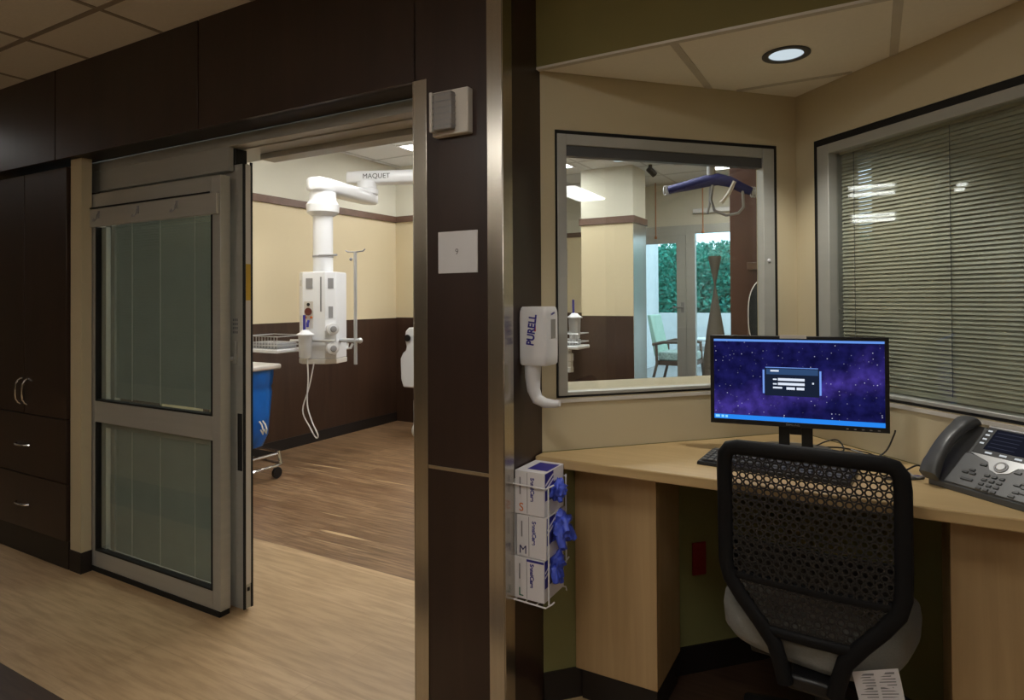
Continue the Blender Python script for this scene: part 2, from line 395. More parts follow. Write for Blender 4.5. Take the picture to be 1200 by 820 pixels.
# ------------------------------------------------------------------ dark panelled wall, header and column
def seam_panels(xs, z0, z1, name):
    w = struct(MB().box(xs[0], xs[-1], YF + .02, YF + .135, z0, z1), name, 'base')
    for a, b in zip(xs, xs[1:]):
        MB().box(a + .004, b - .004, YF, YF + .03, z0, z1).build('wood_panel', 'dark', w, bevel=.0015)
    return w
seam_panels([-4.85, -3.62, -2.458, -1.3065], ZH, ZC, 'wall_header')
pk = S - nC * .12
struct(MB().prism([(-1.318, YF), (-.979, YF), (-.979, 1.931), (pk.x, pk.y), (-1.318, 2.06)], 0, ZC), 'wall_column', 'dark', bevel=.002)
struct(MB().prism([(-1.318, 1.95), (-.992, 1.945), (pk.x, pk.y), (-1.318, 2.06)], ZC - .05, ZR), 'wall_column_top', 'paleroom')
struct(MB().box(-1.262, -1.03, YF - .004, YF + .004, .812, .824), 'trim_1', 'steel', bevel=.001)
def guard(name, xa, s, z1):
    m = MB()
    m.box(min(xa, xa + s * .054), max(xa, xa + s * .054), YF - .004, YF, .0, z1)
    m.box(min(xa - s * .004, xa), max(xa - s * .004, xa), YF - .004, YF + .055, .0, z1)
    return struct(m, name, 'steel', bevel=.003, seg=3)
guard('trim_2', -.979, -1, ZC)
guard('trim_3', -1.318, 1, ZH)
# mirrored column at the other side of the alcove, then the wall runs on
struct(MB().box(.535, .875, YF, 1.931, 0, ZC), 'wall_column_right', 'dark', bevel=.002)
guard('trim_4', .535, 1, ZC)
struct(MB().box(.875, 6, YF, 1.95, 0, ZC), 'wall_front_right', 'dark')
# olive soffit above the alcove mouth
struct(MB().box(-.979, .535, 1.905, 1.93, ZA - .002, ZC), 'wall_soffit', 'olive')
# hall enclosure
struct(MB().box(-11, 6, -2.6, -2.5, 0, ZC), 'wall_hall_back', 'hallwall')
struct(MB().box(6, 6.1, -2.5, 8, 0, ZC), 'wall_hall_right', 'cream')
struct(MB().box(-11.1, -11, -2.5, 6, 0, ZC), 'wall_hall_left', 'cream')
struct(MB().box(-11, -4.85, 6, 6.1, 0, ZC), 'wall_side_hall', 'cream')

# wall block between hall and room on the left of the door
struct(MB().box(-4.85, -3.56, 2.2, 2.457, 0, ZR), 'wall_front_left', 'creamroom')
struct(MB().box(-3.553, -3.452, 1.716, 1.765, .105, ZH), 'wall_door_post', 'cream')
struct(MB().box(-3.553, -3.448, 1.712, 1.765, 0, .105), 'baseboard_post', 'base')
struct(MB().box(-4.8, -1.1, 2.1, 2.2, ZH + .04, ZR), 'wall_over_door', 'paleroom')

# ------------------------------------------------------------------ alcove walls with windows
HC = .957
m = MB(); cbox(m, 0, 1.047, -.12, 0, .842, 1.02); cbox(m, 0, .052, -.12, 0, 1.02, 1.94); cbox(m, HC, 1.047, -.12, 0, 1.02, 1.94); cbox(m, 0, 1.047, -.12, 0, 1.94, ZR)
wc = struct(m, 'wall_left', 'cream')
m = MB(); cbox(m, 0, 1.047, -.12, 0, 0, .842); struct(m, 'wall_left_lower', 'green')
m = MB(); cbox(m, .0, 1.04, 0, .006, 0, .1); struct(m, 'baseboard_left', 'base')
DE = 1.0925
m = MB(); dbox(m, .0, DE, -.2, 0, .842, 1.02); dbox(m, .0, .095, -.2, 0, 1.02, 1.94); dbox(m, .0, DE, -.2, 0, 1.94, ZC); dbox(m, 1.04, DE, -.2, 0, 1.02, 1.94)
struct(m, 'wall_right', 'cream')
m = MB(); dbox(m, .0, DE, -.2, 0, 0, .842); struct(m, 'wall_right_lower', 'green')
m = MB(); dbox(m, .0, DE - .01, 0, .006, 0, .1); struct(m, 'baseboard_right', 'base')

kc = K - nC * .12; kd = K - nD * .2
struct(MB().prism([xy(K), (kc.x, kc.y), (-.25, 2.95), (-.13, 2.95), (kd.x, kd.y)], 0, ZR), 'wall_corner', 'cream')
# window 1: clear view into the room
def frame_members(fn, s0, s1, z0, z1, wl, wr, wt, wb, n0, n1):
    m = MB(); fn(m, s0, s0 + wl, n0, n1, z0, z1); fn(m, s1 - wr, s1, n0, n1, z0, z1)
    fn(m, s0 + wl, s1 - wr, n0, n1, z1 - wt, z1); fn(m, s0 + wl, s1 - wr, n0, n1, z0, z0 + wb); return m
w1 = frame_members(cbox, .0535, .9555, 1.0215, 1.9385, .006, .012, .012, .006, -.05, .002).build('window_1', 'gasket', kind='structure')
frame_members(cbox, .0595, .9435, 1.0275, 1.9265, .034, .05, .037, .012, -.034, .004).build('window_frame', 'aluw', w1, bevel=.002)
m = MB(); cbox(m, .0935, .8935, -.034, -.005, 1.853, 1.8895); m.build('blind_headrail', 'dgrey', w1)
m = MB(); cbox(m, .088, .9, -.032, -.026, 1.034, 1.895); m.build('window_pane', 'glassx', w1, smooth=False)
m = MB(); cbox(m, .03, HC + .03, -.36, -.05, 1.016, 1.024); m.build('window_sill', 'cream', w1)
m = MB(); cbox(m, .05, .96, 0, .005, 1.004, 1.016); m.build('sill_bead', 'offw', w1)
m = MB(); m.lathe(pc(.915, .004, 1.50), [(.0, 0), (.007, 0), (.006, .004), (.0, .006)], 12, nC); m.build('window_latch', 'white', w1)
# window 2: blinds behind the glass
w2 = frame_members(dbox, .0965, 1.0385, 1.0215, 1.9385, .016, .014, .024, .008, -.05, .002).build('window_2', 'gasket', kind='structure')
frame_members(dbox, .1125, 1.0245, 1.0295, 1.9145, .055, .05, .034, .012, -.06, .004).build('window_frame', 'aluw', w2, bevel=.002)
ta = math.radians(-2.5); uP = Matrix.Rotation(ta, 3, 'Z') @ uD; nP = Matrix.Rotation(ta, 3, 'Z') @ nD     # pane turned askew on purpose to shift the added wall lights' reflection
m = MB(); m.obox(pd(.57, -.016, 1.465), uP * .412, nP * .003, Z * .43); m.build('window_pane', 'glassb', w2, smooth=False)
m = MB(); dbox(m, .096, 1.04, 0, .005, 1.004, 1.016); m.build('sill_bead', 'offw', w2)
def blind(fn, u, n, s0, s1, nn, z0, z1, pitch, w, tilt, name_group, label, slatmat, origin, parent=None, cords=()):
    """horizontal blind of tilted slats"""
    root = parent or thing('window_blind', label, 'blind', origin)
    m = MB(); zz = z0 + pitch; ct, st = math.cos(tilt), math.sin(tilt)
    while zz < z1 - .02:
        c = fn((s0 + s1) / 2, nn, zz)
        m.obox(c, u * (s1 - s0) / 2, (n * ct - Z * st) * w / 2, (n * st + Z * ct) * .0004); zz += pitch
    m.build('slats', slatmat, root, smooth=False)
    m = MB(); c = fn((s0 + s1) / 2, nn, z1 - .01); m.obox(c, u * (s1 - s0) / 2, n * .012, Z * .010); m.build('headrail', slatmat, root)
    m = MB(); c = fn((s0 + s1) / 2, nn, z0 + .006); m.obox(c, u * (s1 - s0) / 2, n * .009, Z * .006); m.build('bottom_rail', slatmat, root)
    for s in cords:
        MB().cyl(fn(s, nn + w * .36, z0), fn(s, nn + w * .36, z1), .0012, n=6).build('ladder_cord', 'inkg', root)
    return root
blind(pd, uD, nD, .183, .965, -.043, 1.046, 1.892, .0133, .0150, math.radians(61.5), None,
      'grey-beige horizontal slat blind closed behind the right-hand alcove window', 'slat', pd(.57, -.043, 1.046), cords=(.24, .598, .9))

# ------------------------------------------------------------------ alcove desk
top = MB().prism([(-.975, 1.87), (.530, 1.87), (.530, 1.925), (K.x, K.y - .006), (-.975, 1.925)], .81, .842)
top.build('desk_worktop', 'maplet', bevel=.004, label='pale maple corner worktop under the monitor, keyboard and desk phone', cat='desk')
def pedestal(sx, label):
    xa, xb = (-.896, -.612) if sx < 0 else (.168, .452)
    edge = xb if sx < 0 else xa
    t = thing('desk_support', label, 'desk panel', ((xa + xb) / 2, 2.03, 0), group='maple panels under the worktop')
    MB().prism([(xa, 2.010), (xb, 2.010), (xb, 2.030), (xa + .022, 2.030)] if sx < 0 else [(xa, 2.010), (xb, 2.010), (xb - .022, 2.030), (xa, 2.030)], .1, .81).build('front_panel', 'maple', t, bevel=.0015)
    yw = S.y + (-.632 - S.x) * uC.y / uC.x - .008 if sx < 0 else K.y + (.188 - K.x) * uD.y / uD.x - .008
    MB().box(*((edge - .02, edge) if sx < 0 else (edge, edge + .02)), 2.030, yw, .1, .81).build('side_panel', 'maple', t, bevel=.0015)
    pts = [(xa + .02, 2.018), (xb - .004, 2.018), (xb - .004, yw - .03), (xb - .03, yw - .05)] if sx < 0 else [(xa + .004, 2.018), (xb - .02, 2.018), (xa + .03, yw - .04), (xa + .004, yw - .02)]
    MB().prism(pts, 0, .1).build('toe_kick', 'base', t)
    return t
pedestal(-1, 'tall maple panel holding up the left end of the worktop, beside the glove boxes')
pedestal(1, 'maple panel under the right end of the worktop, below the desk phone')

# red outlet under the desk
t = thing('wall_outlet', 'red wall outlet on the green wall under the worktop, left of the chair', 'outlet', tuple(pc(.60, .003, .41)))
m = MB(); cbox(m, .572, .628, .0005, .007, .352, .47); m.build('cover_plate', 'red', t, bevel=.002)
m = MB(); cbox(m, .588, .612, .007, .009, .375, .403); cbox(m, .588, .612, .007, .009, .418, .446); m.build('socket', 'red', t, bevel=.001)

# alcove downlight
lc = V((-.233, 2.194, ZA))
t = thing('downlight', 'round recessed downlight in the alcove ceiling above the monitor', 'ceiling light', tuple(lc))
m = MB(); m.lathe(lc, [(.052, .0), (.072, -.001), (.072, -.005), (.062, -.007), (.052, -.004), (.052, .0)], 40, cap=False); m.build('trim_ring', 'dgrey', t)
m = MB(); m.lathe(lc - Z * .0015, [(.0, 0), (.053, 0), (.053, .001), (.0, .001)], 40); m.build('diffuser', 'ledwhite', t)

# ------------------------------------------------------------------ monitor
ml, mr = V((-.486, 2.23, 0)), V((.042, 2.300, 0))
mc = (ml + mr) / 2; mrz = math.atan2(mr.y - ml.y, mr.x - ml.x); W = (mr - ml).length
t = thing('computer_monitor', 'wide black monitor showing a starry night sky and a login box', 'monitor', (mc.x, mc.y, .842), mrz)
def ml_(): return MB(local=True)
hz0, hz1 = .935 - .842, 1.232 - .842
m = ml_(); m.box(-W / 2, W / 2, .004, .03, hz0, hz1); m.box(-W / 2 + .05, W / 2 - .05, .03, .05, hz0 + .04, hz1 - .04)
hous = m.build('housing', 'black', t, bevel=.004)
bz = ml_(); b = .012
bz.box(-W / 2, W / 2, 0, .005, hz1 - b, hz1); bz.box(-W / 2, W / 2, 0, .005, hz0, hz0 + .016)
bz.box(-W / 2, -W / 2 + b, 0, .005, hz0 + .016, hz1 - b); bz.box(W / 2 - b, W / 2, 0, .005, hz0 + .016, hz1 - b)
bz.build('bezel', 'black', t, bevel=.001)
m = ml_(); m.box(-W / 2 + .011, W / 2 - .011, .003, .005, hz0 + .015, hz1 - .011); scr = m.build('screen', 'screen', t, smooth=False)
sx0, sx1, sz0, sz1 = -W / 2 + .012, W / 2 - .012, hz0 + .016, hz1 - .012
def sbox(name, m_, u0, u1, v0, v1, y=.0026, th=.0006):
    q = ml_(); q.box(sx0 + (sx1 - sx0) * u0, sx0 + (sx1 - sx0) * u1, y, y + th, sz0 + (sz1 - sz0) * v0, sz0 + (sz1 - sz0) * v1)
    return q.build(name, m_, scr, smooth=False)
sbox('menu_bar', 'winbar', 0, 1, .972, 1.0)
sbox('task_bar', 'task', 0, 1, 0, .055)
q = ml_()
for u0, u1 in ((.008, .035), (.045, .062), (.07, .085)):
    q.box(sx0 + (sx1 - sx0) * u0, sx0 + (sx1 - sx0) * u1, .0018, .0025, sz0 + .004, sz0 + .012)
q.build('task_icon', 'taskc', scr)
sbox('login_box', 'dialog', .315, .637, .315, .655)
sbox('login_header', 'dlghead', .325, .63, .575, .645, .0019)
q = ml_()
for u0, u1, v0, v1 in ((.395, .552, .502, .532), (.395, .552, .448, .478), (.365, .42, .405, .425), (.445, .495, .395, .425), (.505, .55, .395, .425), (.365, .388, .508, .524), (.365, .388, .452, .468), (.35, .40, .61, .63), (.596, .606, .47, .49)):
    q.box(sx0 + (sx1 - sx0) * u0, sx0 + (sx1 - sx0) * u1, .0012, .0018, sz0 + (sz1 - sz0) * v0, sz0 + (sz1 - sz0) * v1)
q.build('login_field', 'field', scr)
q = ml_()
for u0, u1, v0, v1 in ((.303, .314, .34, .63), (.638, .649, .34, .63), (.32, .63, .656, .664)):
    q.box(sx0 + (sx1 - sx0) * u0, sx0 + (sx1 - sx0) * u1, .0022, .0028, sz0 + (sz1 - sz0) * v0, sz0 + (sz1 - sz0) * v1)
q.build('login_glow', 'glowb', scr)
m = ml_(); m.box(-.047, .033, -.0005, .006, hz1 - .0075, hz1 + .0035); m.build('asset_label', 'offw', t)
m = ml_()
for i in range(5): m.box(.145 + i * .022, .152 + i * .022, -.001, .001, hz0 + .005, hz0 + .008)
m.build('menu_button', 'mgrey', t)
text('brand_lettering', 'SAMSUNG', .009, 'mgrey', t, tuple(V((mc.x, mc.y, .842 + hz0 + .008)) - V((-math.sin(mrz), math.cos(mrz), 0)) * .0006 - V((math.cos(mrz), math.sin(mrz), 0)) * .01), (math.cos(mrz), math.sin(mrz), 0), (0, 0, 1))
m = ml_(); m.box(-.052, -.018, .05, .07, .008, hz0 + .12); m.box(.018, .052, .05, .07, .008, hz0 + .12); m.box(-.018, .018, .05, .07, .06, .19); m.box(-.018, .018, .05, .07, .008, .02)
m.build('stand_neck', 'black', t, bevel=.002)
m = ml_(); m.loft([[(x * .115 * k, .07 + y * .09 * k, h) for x, y in [(math.copysign(abs(math.cos(a)) ** .6, math.cos(a)), math.copysign(abs(math.sin(a)) ** .6, math.sin(a))) for a in [2 * PI * i / 40 for i in range(40)]]] for k, h in ((1, 0), (1, .006), (.96, .011))]); m.build('stand_base', 'dgrey', t)

# keyboard
t = thing('keyboard', 'black computer keyboard lying on the worktop behind the chair', 'keyboard', (-.262, 2.065, .842), math.radians(-6))
m = ml_(); m.loft([[(-.215, -.075, 0), (.215, -.075, 0), (.215, .075, 0), (-.215, .075, 0)], [(-.213, -.073, .011), (.213, -.073, .011), (.213, .073, .021), (-.213, .073, .021)]]); m.build('keyboard_body', 'black', t, bevel=.002)
m = ml_()
for r in range(6):
    for c_ in range(22):
        if r == 0 and 4 < c_ < 11: continue
        X = -.203 + c_ * .0186; Y = -.063 + r * .0225; h = .0125 + (Y + .073) / .146 * .010
        m.box(X, X + .0155, Y, Y + .0185, h - .001, h + .005)
m.build('keys', 'dgrey', t, bevel=.001, seg=1)

# ------------------------------------------------------------------ desk phone
ph = V((.128, 2.108, .842)); prz = -A
t = thing('desk_phone', 'grey corded desk phone with a colour screen at the right end of the worktop', 'phone', tuple(ph), prz)
pa = math.radians(42); cv, sv = math.cos(pa), math.sin(pa)
FM = Matrix(((1, 0, 0, 0), (0, cv, -sv, 0), (0, sv, cv, .016), (0, 0, 0, 1)))     # face frame: x along, y up the slope, z out
def fb(): return MB(local=True, mtx=FM)
PW, PL = .312, .208
m = MB(local=True)
m.loft([[(x, 0, 0), (x, .118, 0), (x, .118, .06), (x, cv * PL - .006, .016 + sv * PL - .012), (x, cv * PL, .016 + sv * PL), (x, 0, .016)] for x in (0, PW)])
m.build('phone_base', 'dgrey', t, bevel=.004)
m = fb()
m.box(.045, PW - .003, .004, .108, 0, .004); m.build('keypad_plate', 'greyp', t, bevel=.002)
m = fb(); m.loft([[(.062, .112, z), (.085, .104, z), (.118, .094, z), (.132, .072, z), (.155, .064, z), (.178, .072, z), (.192, .094, z), (.225, .104, z), (.248, .112, z), (.248, .122, z), (.062, .122, z)] for z in (.0035, .0055)]); m.build('silver_band', 'silver', t)
m = fb(); m.box(.060, .252, .112, .207, 0, .006); hd = m.build('screen_housing', 'black', t, bevel=.002)
m = fb(); m.box(.060, .252, .204, .212, 0, .008); m.build('screen_lip', 'silver', hd, bevel=.001)
m = fb(); m.box(.085, .228, .130, .201, .006, .0068); m.build('display', 'phscr', hd)
m = fb()
for i in range(5): m.box(.092, .16, .140 + i * .0125, .1415 + i * .0125, .0068, .0072)
m.build('display_text', 'phline', hd)
for i in range(4):
    q = fb(); q.box(.066, .077, .146 + i * .0145, .151 + i * .0145, .006, .0075); q.build('line_key', 'phkey', hd, bevel=.0008)
for i in range(4):
    q = fb(); q.box(.095 + i * .038, .113 + i * .038, .118, .1235, .006, .0075); q.build('soft_key', 'phkey', hd, bevel=.0008)
m = fb(); m.lathe((.155, .086, .0055), [(.0, .004), (.010, .004), (.0115, .002), (.0115, 0)], 24); m.build('select_button', 'silver', t)
m = fb(); m.lathe((.155, .086, .004), [(.0125, .004), (.0165, .004), (.017, .0015), (.0125, .0015), (.0125, .004)], 28, cap=False); m.build('navigation_ring', 'mgrey', t)
for r in range(4):
    for c_ in range(3):
        q = fb(); X = .137 + c_ * .019; Y = .009 + r * .0145; q.box(X - .0065, X + .0065, Y - .0042, Y + .0042, .003, .0075); q.build('number_key', 'dgrey', t, bevel=.0015)
for X, Y, wd in ((.082, .047, .008), (.095, .058, .008), (.102, .047, .008), (.097, .026, .016), (.112, .082, .009), (.198, .082, .009), (.214, .047, .008), (.228, .055, .008), (.232, .044, .008), (.221, .026, .008), (.237, .028, .008), (.217, .012, .008)):
    q = fb(); q.box(X - wd, X + wd, Y - .004, Y + .004, .003, .0072); q.build('function_key', 'dgrey', t, bevel=.0015)
# handset: arched bar resting on the left of the base
m = fb(); rings = []
for i in range(15):
    f_ = i / 14; v = -.002 + f_ * .212
    h = .016 + .026 * math.sin(PI * f_) ** .7
    w_ = .026 - .005 * math.sin(PI * f_); th = .013 if .18 < f_ < .82 else .017
    rings.append([(.013 + w_ * math.copysign(abs(math.cos(a)) ** .5, math.cos(a)), v, h + th * math.copysign(abs(math.sin(a)) ** .6, math.sin(a))) for a in [2 * PI * j / 20 for j in range(20)]])
m.loft(rings); hs = m.build('handset', 'dgrey', t, ang=50)
m = MB(local=True); m.tube([(.0, .0, .026), (-.02, -.01, .012), (-.05, .005, .006), (-.09, .03, .005)], .003); m.build('handset_cord', 'mgrey', t)

# cables on the worktop
def cable(pts, r, m_, label, name='cable'):
    P = [V(p) for p in pts]; out = []
    for i in range(len(P) - 1):
        p0, p1, p2, p3 = P[max(i - 1, 0)], P[i], P[i + 1], P[min(i + 2, len(P) - 1)]
        for k in range(6):
            u = k / 6; out.append(.5 * ((2 * p1) + (-p0 + p2) * u + (2 * p0 - 5 * p1 + 4 * p2 - p3) * u * u + (-p0 + 3 * p1 - 3 * p2 + p3) * u ** 3))
    out.append(P[-1]); mb = MB(); mb.tube(out, r, 7); return mb.build(name, m_, label=label, cat='cable')
zt = .842
cable([(-.20, 2.33, zt + .003), (-.14, 2.40, zt + .003), (-.06, 2.36, zt + .004), (-.01, 2.33, zt + .003), (.03, 2.335, zt + .03), (.052, 2.34, zt + .08), (.056, 2.318, zt + .10)], .0026, 'black', 'black cable looping up the right edge of the monitor')
cable([(-.19, 2.38, zt + .003), (-.15, 2.44, zt + .02), (-.11, 2.44, zt + .03), (-.09, 2.40, zt + .006), (-.13, 2.38, zt + .003), (-.17, 2.41, zt + .003)], .0024, 'black', 'black cable coiled behind the monitor stand')
cable([(-.10, 2.46, zt + .003), (-.05, 2.40, zt + .006), (.0, 2.34, zt + .003), (.03, 2.30, zt + .003)], .0028, 'mgrey', 'grey cable lying on the worktop under the right of the monitor')
cable([(-.16, 2.43, zt + .003), (-.10, 2.41, zt + .012), (-.05, 2.43, zt + .003), (-.02, 2.38, zt + .010), (.01, 2.36, zt + .003)], .0024, 'black', 'thin black cable zigzagging behind the right half of the monitor')
cable([(-.20, 2.46, zt + .003), (-.30, 2.44, zt + .003), (-.40, 2.36, zt + .003), (-.46, 2.28, zt + .003)], .0022, 'offw', 'pale cable running along the wall behind the left of the monitor')
cable([(.05, 2.18, zt + .003), (.08, 2.20, zt + .01), (.11, 2.22, zt + .022), (.14, 2.21, zt + .010), (.16, 2.19, zt + .003)], .0026, 'black', 'black cord arching behind the phone handset')
cable([(.04, 2.14, zt + .003), (.07, 2.16, zt + .003), (.11, 2.17, zt + .003), (.15, 2.175, zt + .003)], .0026, 'blue', 'blue network cord running under the phone handset')
cable([(.02, 2.09, zt + .004), (.05, 2.10, zt + .004), (.09, 2.125, zt + .004), (.12, 2.15, zt + .004)], .0040, 'dgrey', 'thick dark cord at the lower left corner of the phone')

# ------------------------------------------------------------------ office chair
crz = math.radians(-4); cl = V((-.152, 1.772, 0))
t = thing('office_chair', 'black mesh-back swivel chair with a grey seat tucked under the worktop', 'office chair', tuple(cl), crz)
def backy(x, z): return .35 * x * x - (.0 if z > .62 else -.10 * (.62 - z)) + .012 * math.sin((z - .5) / .45 * PI)
def bp(x, z, dy=0): return (x, backy(x, z) + dy, z)
half = [(.058, .36), (.066, .40), (.082, .455), (.12, .505), (.165, .557), (.196, .60), (.207, .64), (.2085, .70), (.2085, .80), (.2085, .90), (.205, .935), (.193, .952), (.17, .958), (.10, .960), (0, .961)]
path = [bp(-x, z) for x, z in half] + [bp(x, z) for x, z in reversed(half[:-1])]
m = ml_(); m.tube(path, .02, 14, flat=((0, 1, 0), .0205, .015))
m.tube([bp(x, .488) for x in (-.105, -.06, 0, .06, .105)], .016, 10, flat=((0, 1, 0), .015, .010)); m.build('back_frame', 'mesh', t, ang=60)
# knitted mesh of small rings
m = ml_(); R_ = .0108; dx, dz = .0212, .0184; r_ = 0; z = .497
while z < .95:
    n_ = int(.20 / dx) + 1
    for i in range(-n_, n_ + 1):
        x = i * dx + (dx / 2 if r_ % 2 else 0)
        lim = .196 if z > .64 else (.196 - (.64 - z) * (.64 - z) * 1.4 if z > .60 else .085 + (z - .49) * .97)
        if abs(x) > lim: continue
        ro, ri = R_, .0064; nseg = 12
        vs = []; fs = []
        for k in range(nseg):
            a = 2 * PI * k / nseg; ca, sa = math.cos(a), math.sin(a)
            for rr, dy in ((ro, -.0012), (ri, -.0012), (ri, .0012), (ro, .0012)):
                vs.append(bp(x + rr * ca, z + rr * sa, dy))
        for k in range(nseg):
            a0, b0 = 4 * k, 4 * ((k + 1) % nseg)
            for q in range(4): fs.append((a0 + q, a0 + (q + 1) % 4, b0 + (q + 1) % 4, b0 + q))
        m._add(vs, fs)
    z += dz; r_ += 1
m.build('back_mesh', 'knit', t, smooth=False)
m = ml_(); rows = [(.604, .012), (.612, .018), (.632, .020), (.654, .018), (.700, .014), (.712, .010)]
m.loft([[bp(x, z_, d) for x in (-.19, -.13, -.06, 0, .06, .13, .19)] + [bp(x, z_, d + .008) for x in (.19, .13, .06, 0, -.06, -.13, -.19)] for z_, d in rows]); m.build('lumbar_pad', 'black', t)
m = ml_(); m.tube([bp(x, .612, .004) for x in (-.20, -.12, 0, .12, .20)], .01, 8, flat=((0, 1, 0), .012, .009)); m.build('lumbar_bar', 'mesh', t)
m = MB(local=True, mtx=Matrix.Translation((-.012, .27, 0)) @ Matrix.Rotation(math.radians(-10), 4, 'Z') @ Matrix.Translation((0, -.27, 0))); rings = []
for zz, k in ((.385, .80), (.392, .92), (.415, .985), (.45, 1.0), (.478, .985), (.495, .93), (.502, .80), (.503, .4)):
    ring = []
    for j in range(48):
        a = 2 * PI * j / 48; ca, sa = math.cos(a), math.sin(a)
        x = .238 * k * math.copysign(abs(ca) ** .55, ca); y = .28 + .235 * k * math.copysign(abs(sa) ** .6, sa)
        ring.append((x, y, zz + .018 * (abs(x) / .25) ** 2 * (1 if zz > .44 else .3)))
    rings.append(ring)
m.loft(rings); m.build('seat_cushion', 'seat', t, ang=80)
m = ml_(); m.box(-.17, .17, .12, .44, .36, .388); m.box(-.055, .055, .02, .14, .345, .385); m.box(-.07, .07, .2, .36, .32, .36); m.build('seat_mechanism', 'black', t, bevel=.01)
m = ml_(); m.cyl((0, .27, .12), (0, .27, .34), .026, .022, 20); m.build('gas_column', 'black', t)
m = ml_()
for i in range(5):
    a = math.radians(11 + 72 * i); d = V((math.cos(a), math.sin(a), 0)); o0 = V((0, .27, 0))
    m.tube([o0 + d * .02 + Z * .125, o0 + d * .12 + Z * .115, o0 + d * .20 + Z * .09, o0 + d * .265 + Z * .07], [.030, .026, .022, .017], 10)
m.build('star_base', 'black', t)
for i in range(5):
    a = math.radians(11 + 72 * i); d = V((math.cos(a), math.sin(a), 0)); o0 = V((0, .27, 0)) + d * .265; n_ = V((-d.y, d.x, 0))
    q = ml_()
    for s_ in (-1, 1): q.cyl(o0 + Z * .027 + n_ * s_ * .008, o0 + Z * .027 + n_ * s_ * .024, .027, n=18)
    q.cyl(o0 + Z * .03, o0 + Z * .075, .007, n=8); q.build('caster', 'black', t, bevel=.002)
m = ml_(); rows = []
for f_ in (0, .25, .5, .75, 1):
    rows.append([(.095 + f_ * .022 + u * .098, .028 + .012 * math.sin(f_ * 2 + u), .432 + u * .034 - f_ * .115) for u in (0, .5, 1)] + [(.095 + f_ * .022 + u * .098, .0288 + .012 * math.sin(f_ * 2 + u), .432 + u * .034 - f_ * .115) for u in (1, .5, 0)])
m.loft(rows); tag_ = m.build('care_tag', 'card', t)
m = ml_()
for i in range(15):
    for u0, u1 in ((.08, .46), (.54, .9)):
        if i % 4 == 1: u1 -= .08
        f_ = .08 + i * .06; u = (u0 + u1) / 2
        x = .095 + f_ * .022 + u * .098
        m.obox((x, .0272 + .012 * math.sin(f_ * 2 + u), .432 + u * .034 - f_ * .115), V((.098, 0, .034)) * (u1 - u0) * .5, V((0, .0004, 0)), V((0, 0, .0011 if i % 5 else .0022)))
m.build('tag_print', 'inkg', tag_)

# ------------------------------------------------------------------ things on the column
t = thing('room_sign', 'small white room number plate on the dark column', 'sign', (-1.144, YF - .002, 1.443))
MB().box(-1.219, -1.069, YF - .004, YF - .0002, 1.443, 1.576).build('sign_plate', 'white', t, bevel=.001)
text('lettering', '9', .026, 'inkg', t, (-1.146, YF - .0046, 1.51), (1, 0, 0), (0, 0, 1))
t = thing('signal_light', 'beige louvred signal light high on the dark column above the room number', 'wall light', (-1.16, YF, 1.875))
MB().box(-1.222, -1.085, YF - .03, YF + .0005, 1.878, 2.02).build('light_housing', 'offw', t, bevel=.004)
m = MB(); m.box(-1.200, -1.130, YF - .055, YF - .03, 1.890, 2.008); ln = m.build('signal_lens', 'lens', t, bevel=.004)
m = MB()
for i in range(6): m.box(-1.2008, -1.1292, YF - .0558, YF - .03, 1.902 + i * .019, 1.9045 + i * .019)
m.build('louvres', 'inkg', ln)
MB().box(-1.213, -1.203, YF - .058, YF - .03, 1.886, 2.012).build('lens_bracket', 'offw', t, bevel=.002)

# hand sanitiser dispenser on the column's side
SX = -.979
t = thing('sanitizer_dispenser', 'white hand sanitizer dispenser with a curved drip arm on the column side', 'dispenser', (SX + .05, 1.815, 1.02))
m = MB(); rings = []
for zz, k in ((1.150, .90), (1.156, .98), (1.18, 1), (1.30, 1), (1.318, .985), (1.330, .93), (1.335, .85)):
    ring = []
    for j in range(32):
        a = 2 * PI * j / 32; ca, sa = math.cos(a), math.sin(a)
        ring.append((SX + .0005 + .049 + .049 * k * math.copysign(abs(ca) ** .22, ca), 1.8135 + .0465 * k * math.copysign(abs(sa) ** .22, sa), zz))
    rings.append(ring)
m.loft(rings); m.build('dispenser_body', 'white', t, ang=50)
MB().box(SX + .0975, SX + .1005, 1.802, 1.832, 1.235, 1.295).build('level_window', 'lens', t, bevel=.001)
m = MB(); m.tube([(SX + .035, 1.80, 1.155), (SX + .034, 1.80, 1.11), (SX + .037, 1.80, 1.07), (SX + .050, 1.80, 1.042), (SX + .075, 1.803, 1.031), (SX + .105, 1.81, 1.029), (SX + .122, 1.812, 1.032)], [.027, .025, .021, .019, .016, .013, .010], 14); m.build('drip_arm', 'white', t, ang=60)
m = MB(); m.prism([(SX + .036, 0), (SX + .066, .004), (SX + .066, .088), (SX + .036, .084)], 0, .0006)
lg = text('lettering', 'PURELL', .036, 'blue', t, (SX + .049, 1.7662, 1.262), (.12, 0, 1), (-1, 0, .12), bold=.0012, sx=.82)
text('front_lettering', 'PURELL', .0085, 'blue', t, (SX + .0985, 1.817, 1.313), (0, 1, .25), (0, -.25, 1), bold=.0003)
MB().box(SX + .057, SX + .063, 1.7660, 1.7668, 1.258, 1.276).build('red_mark', 'redink', t); m.bm.free()

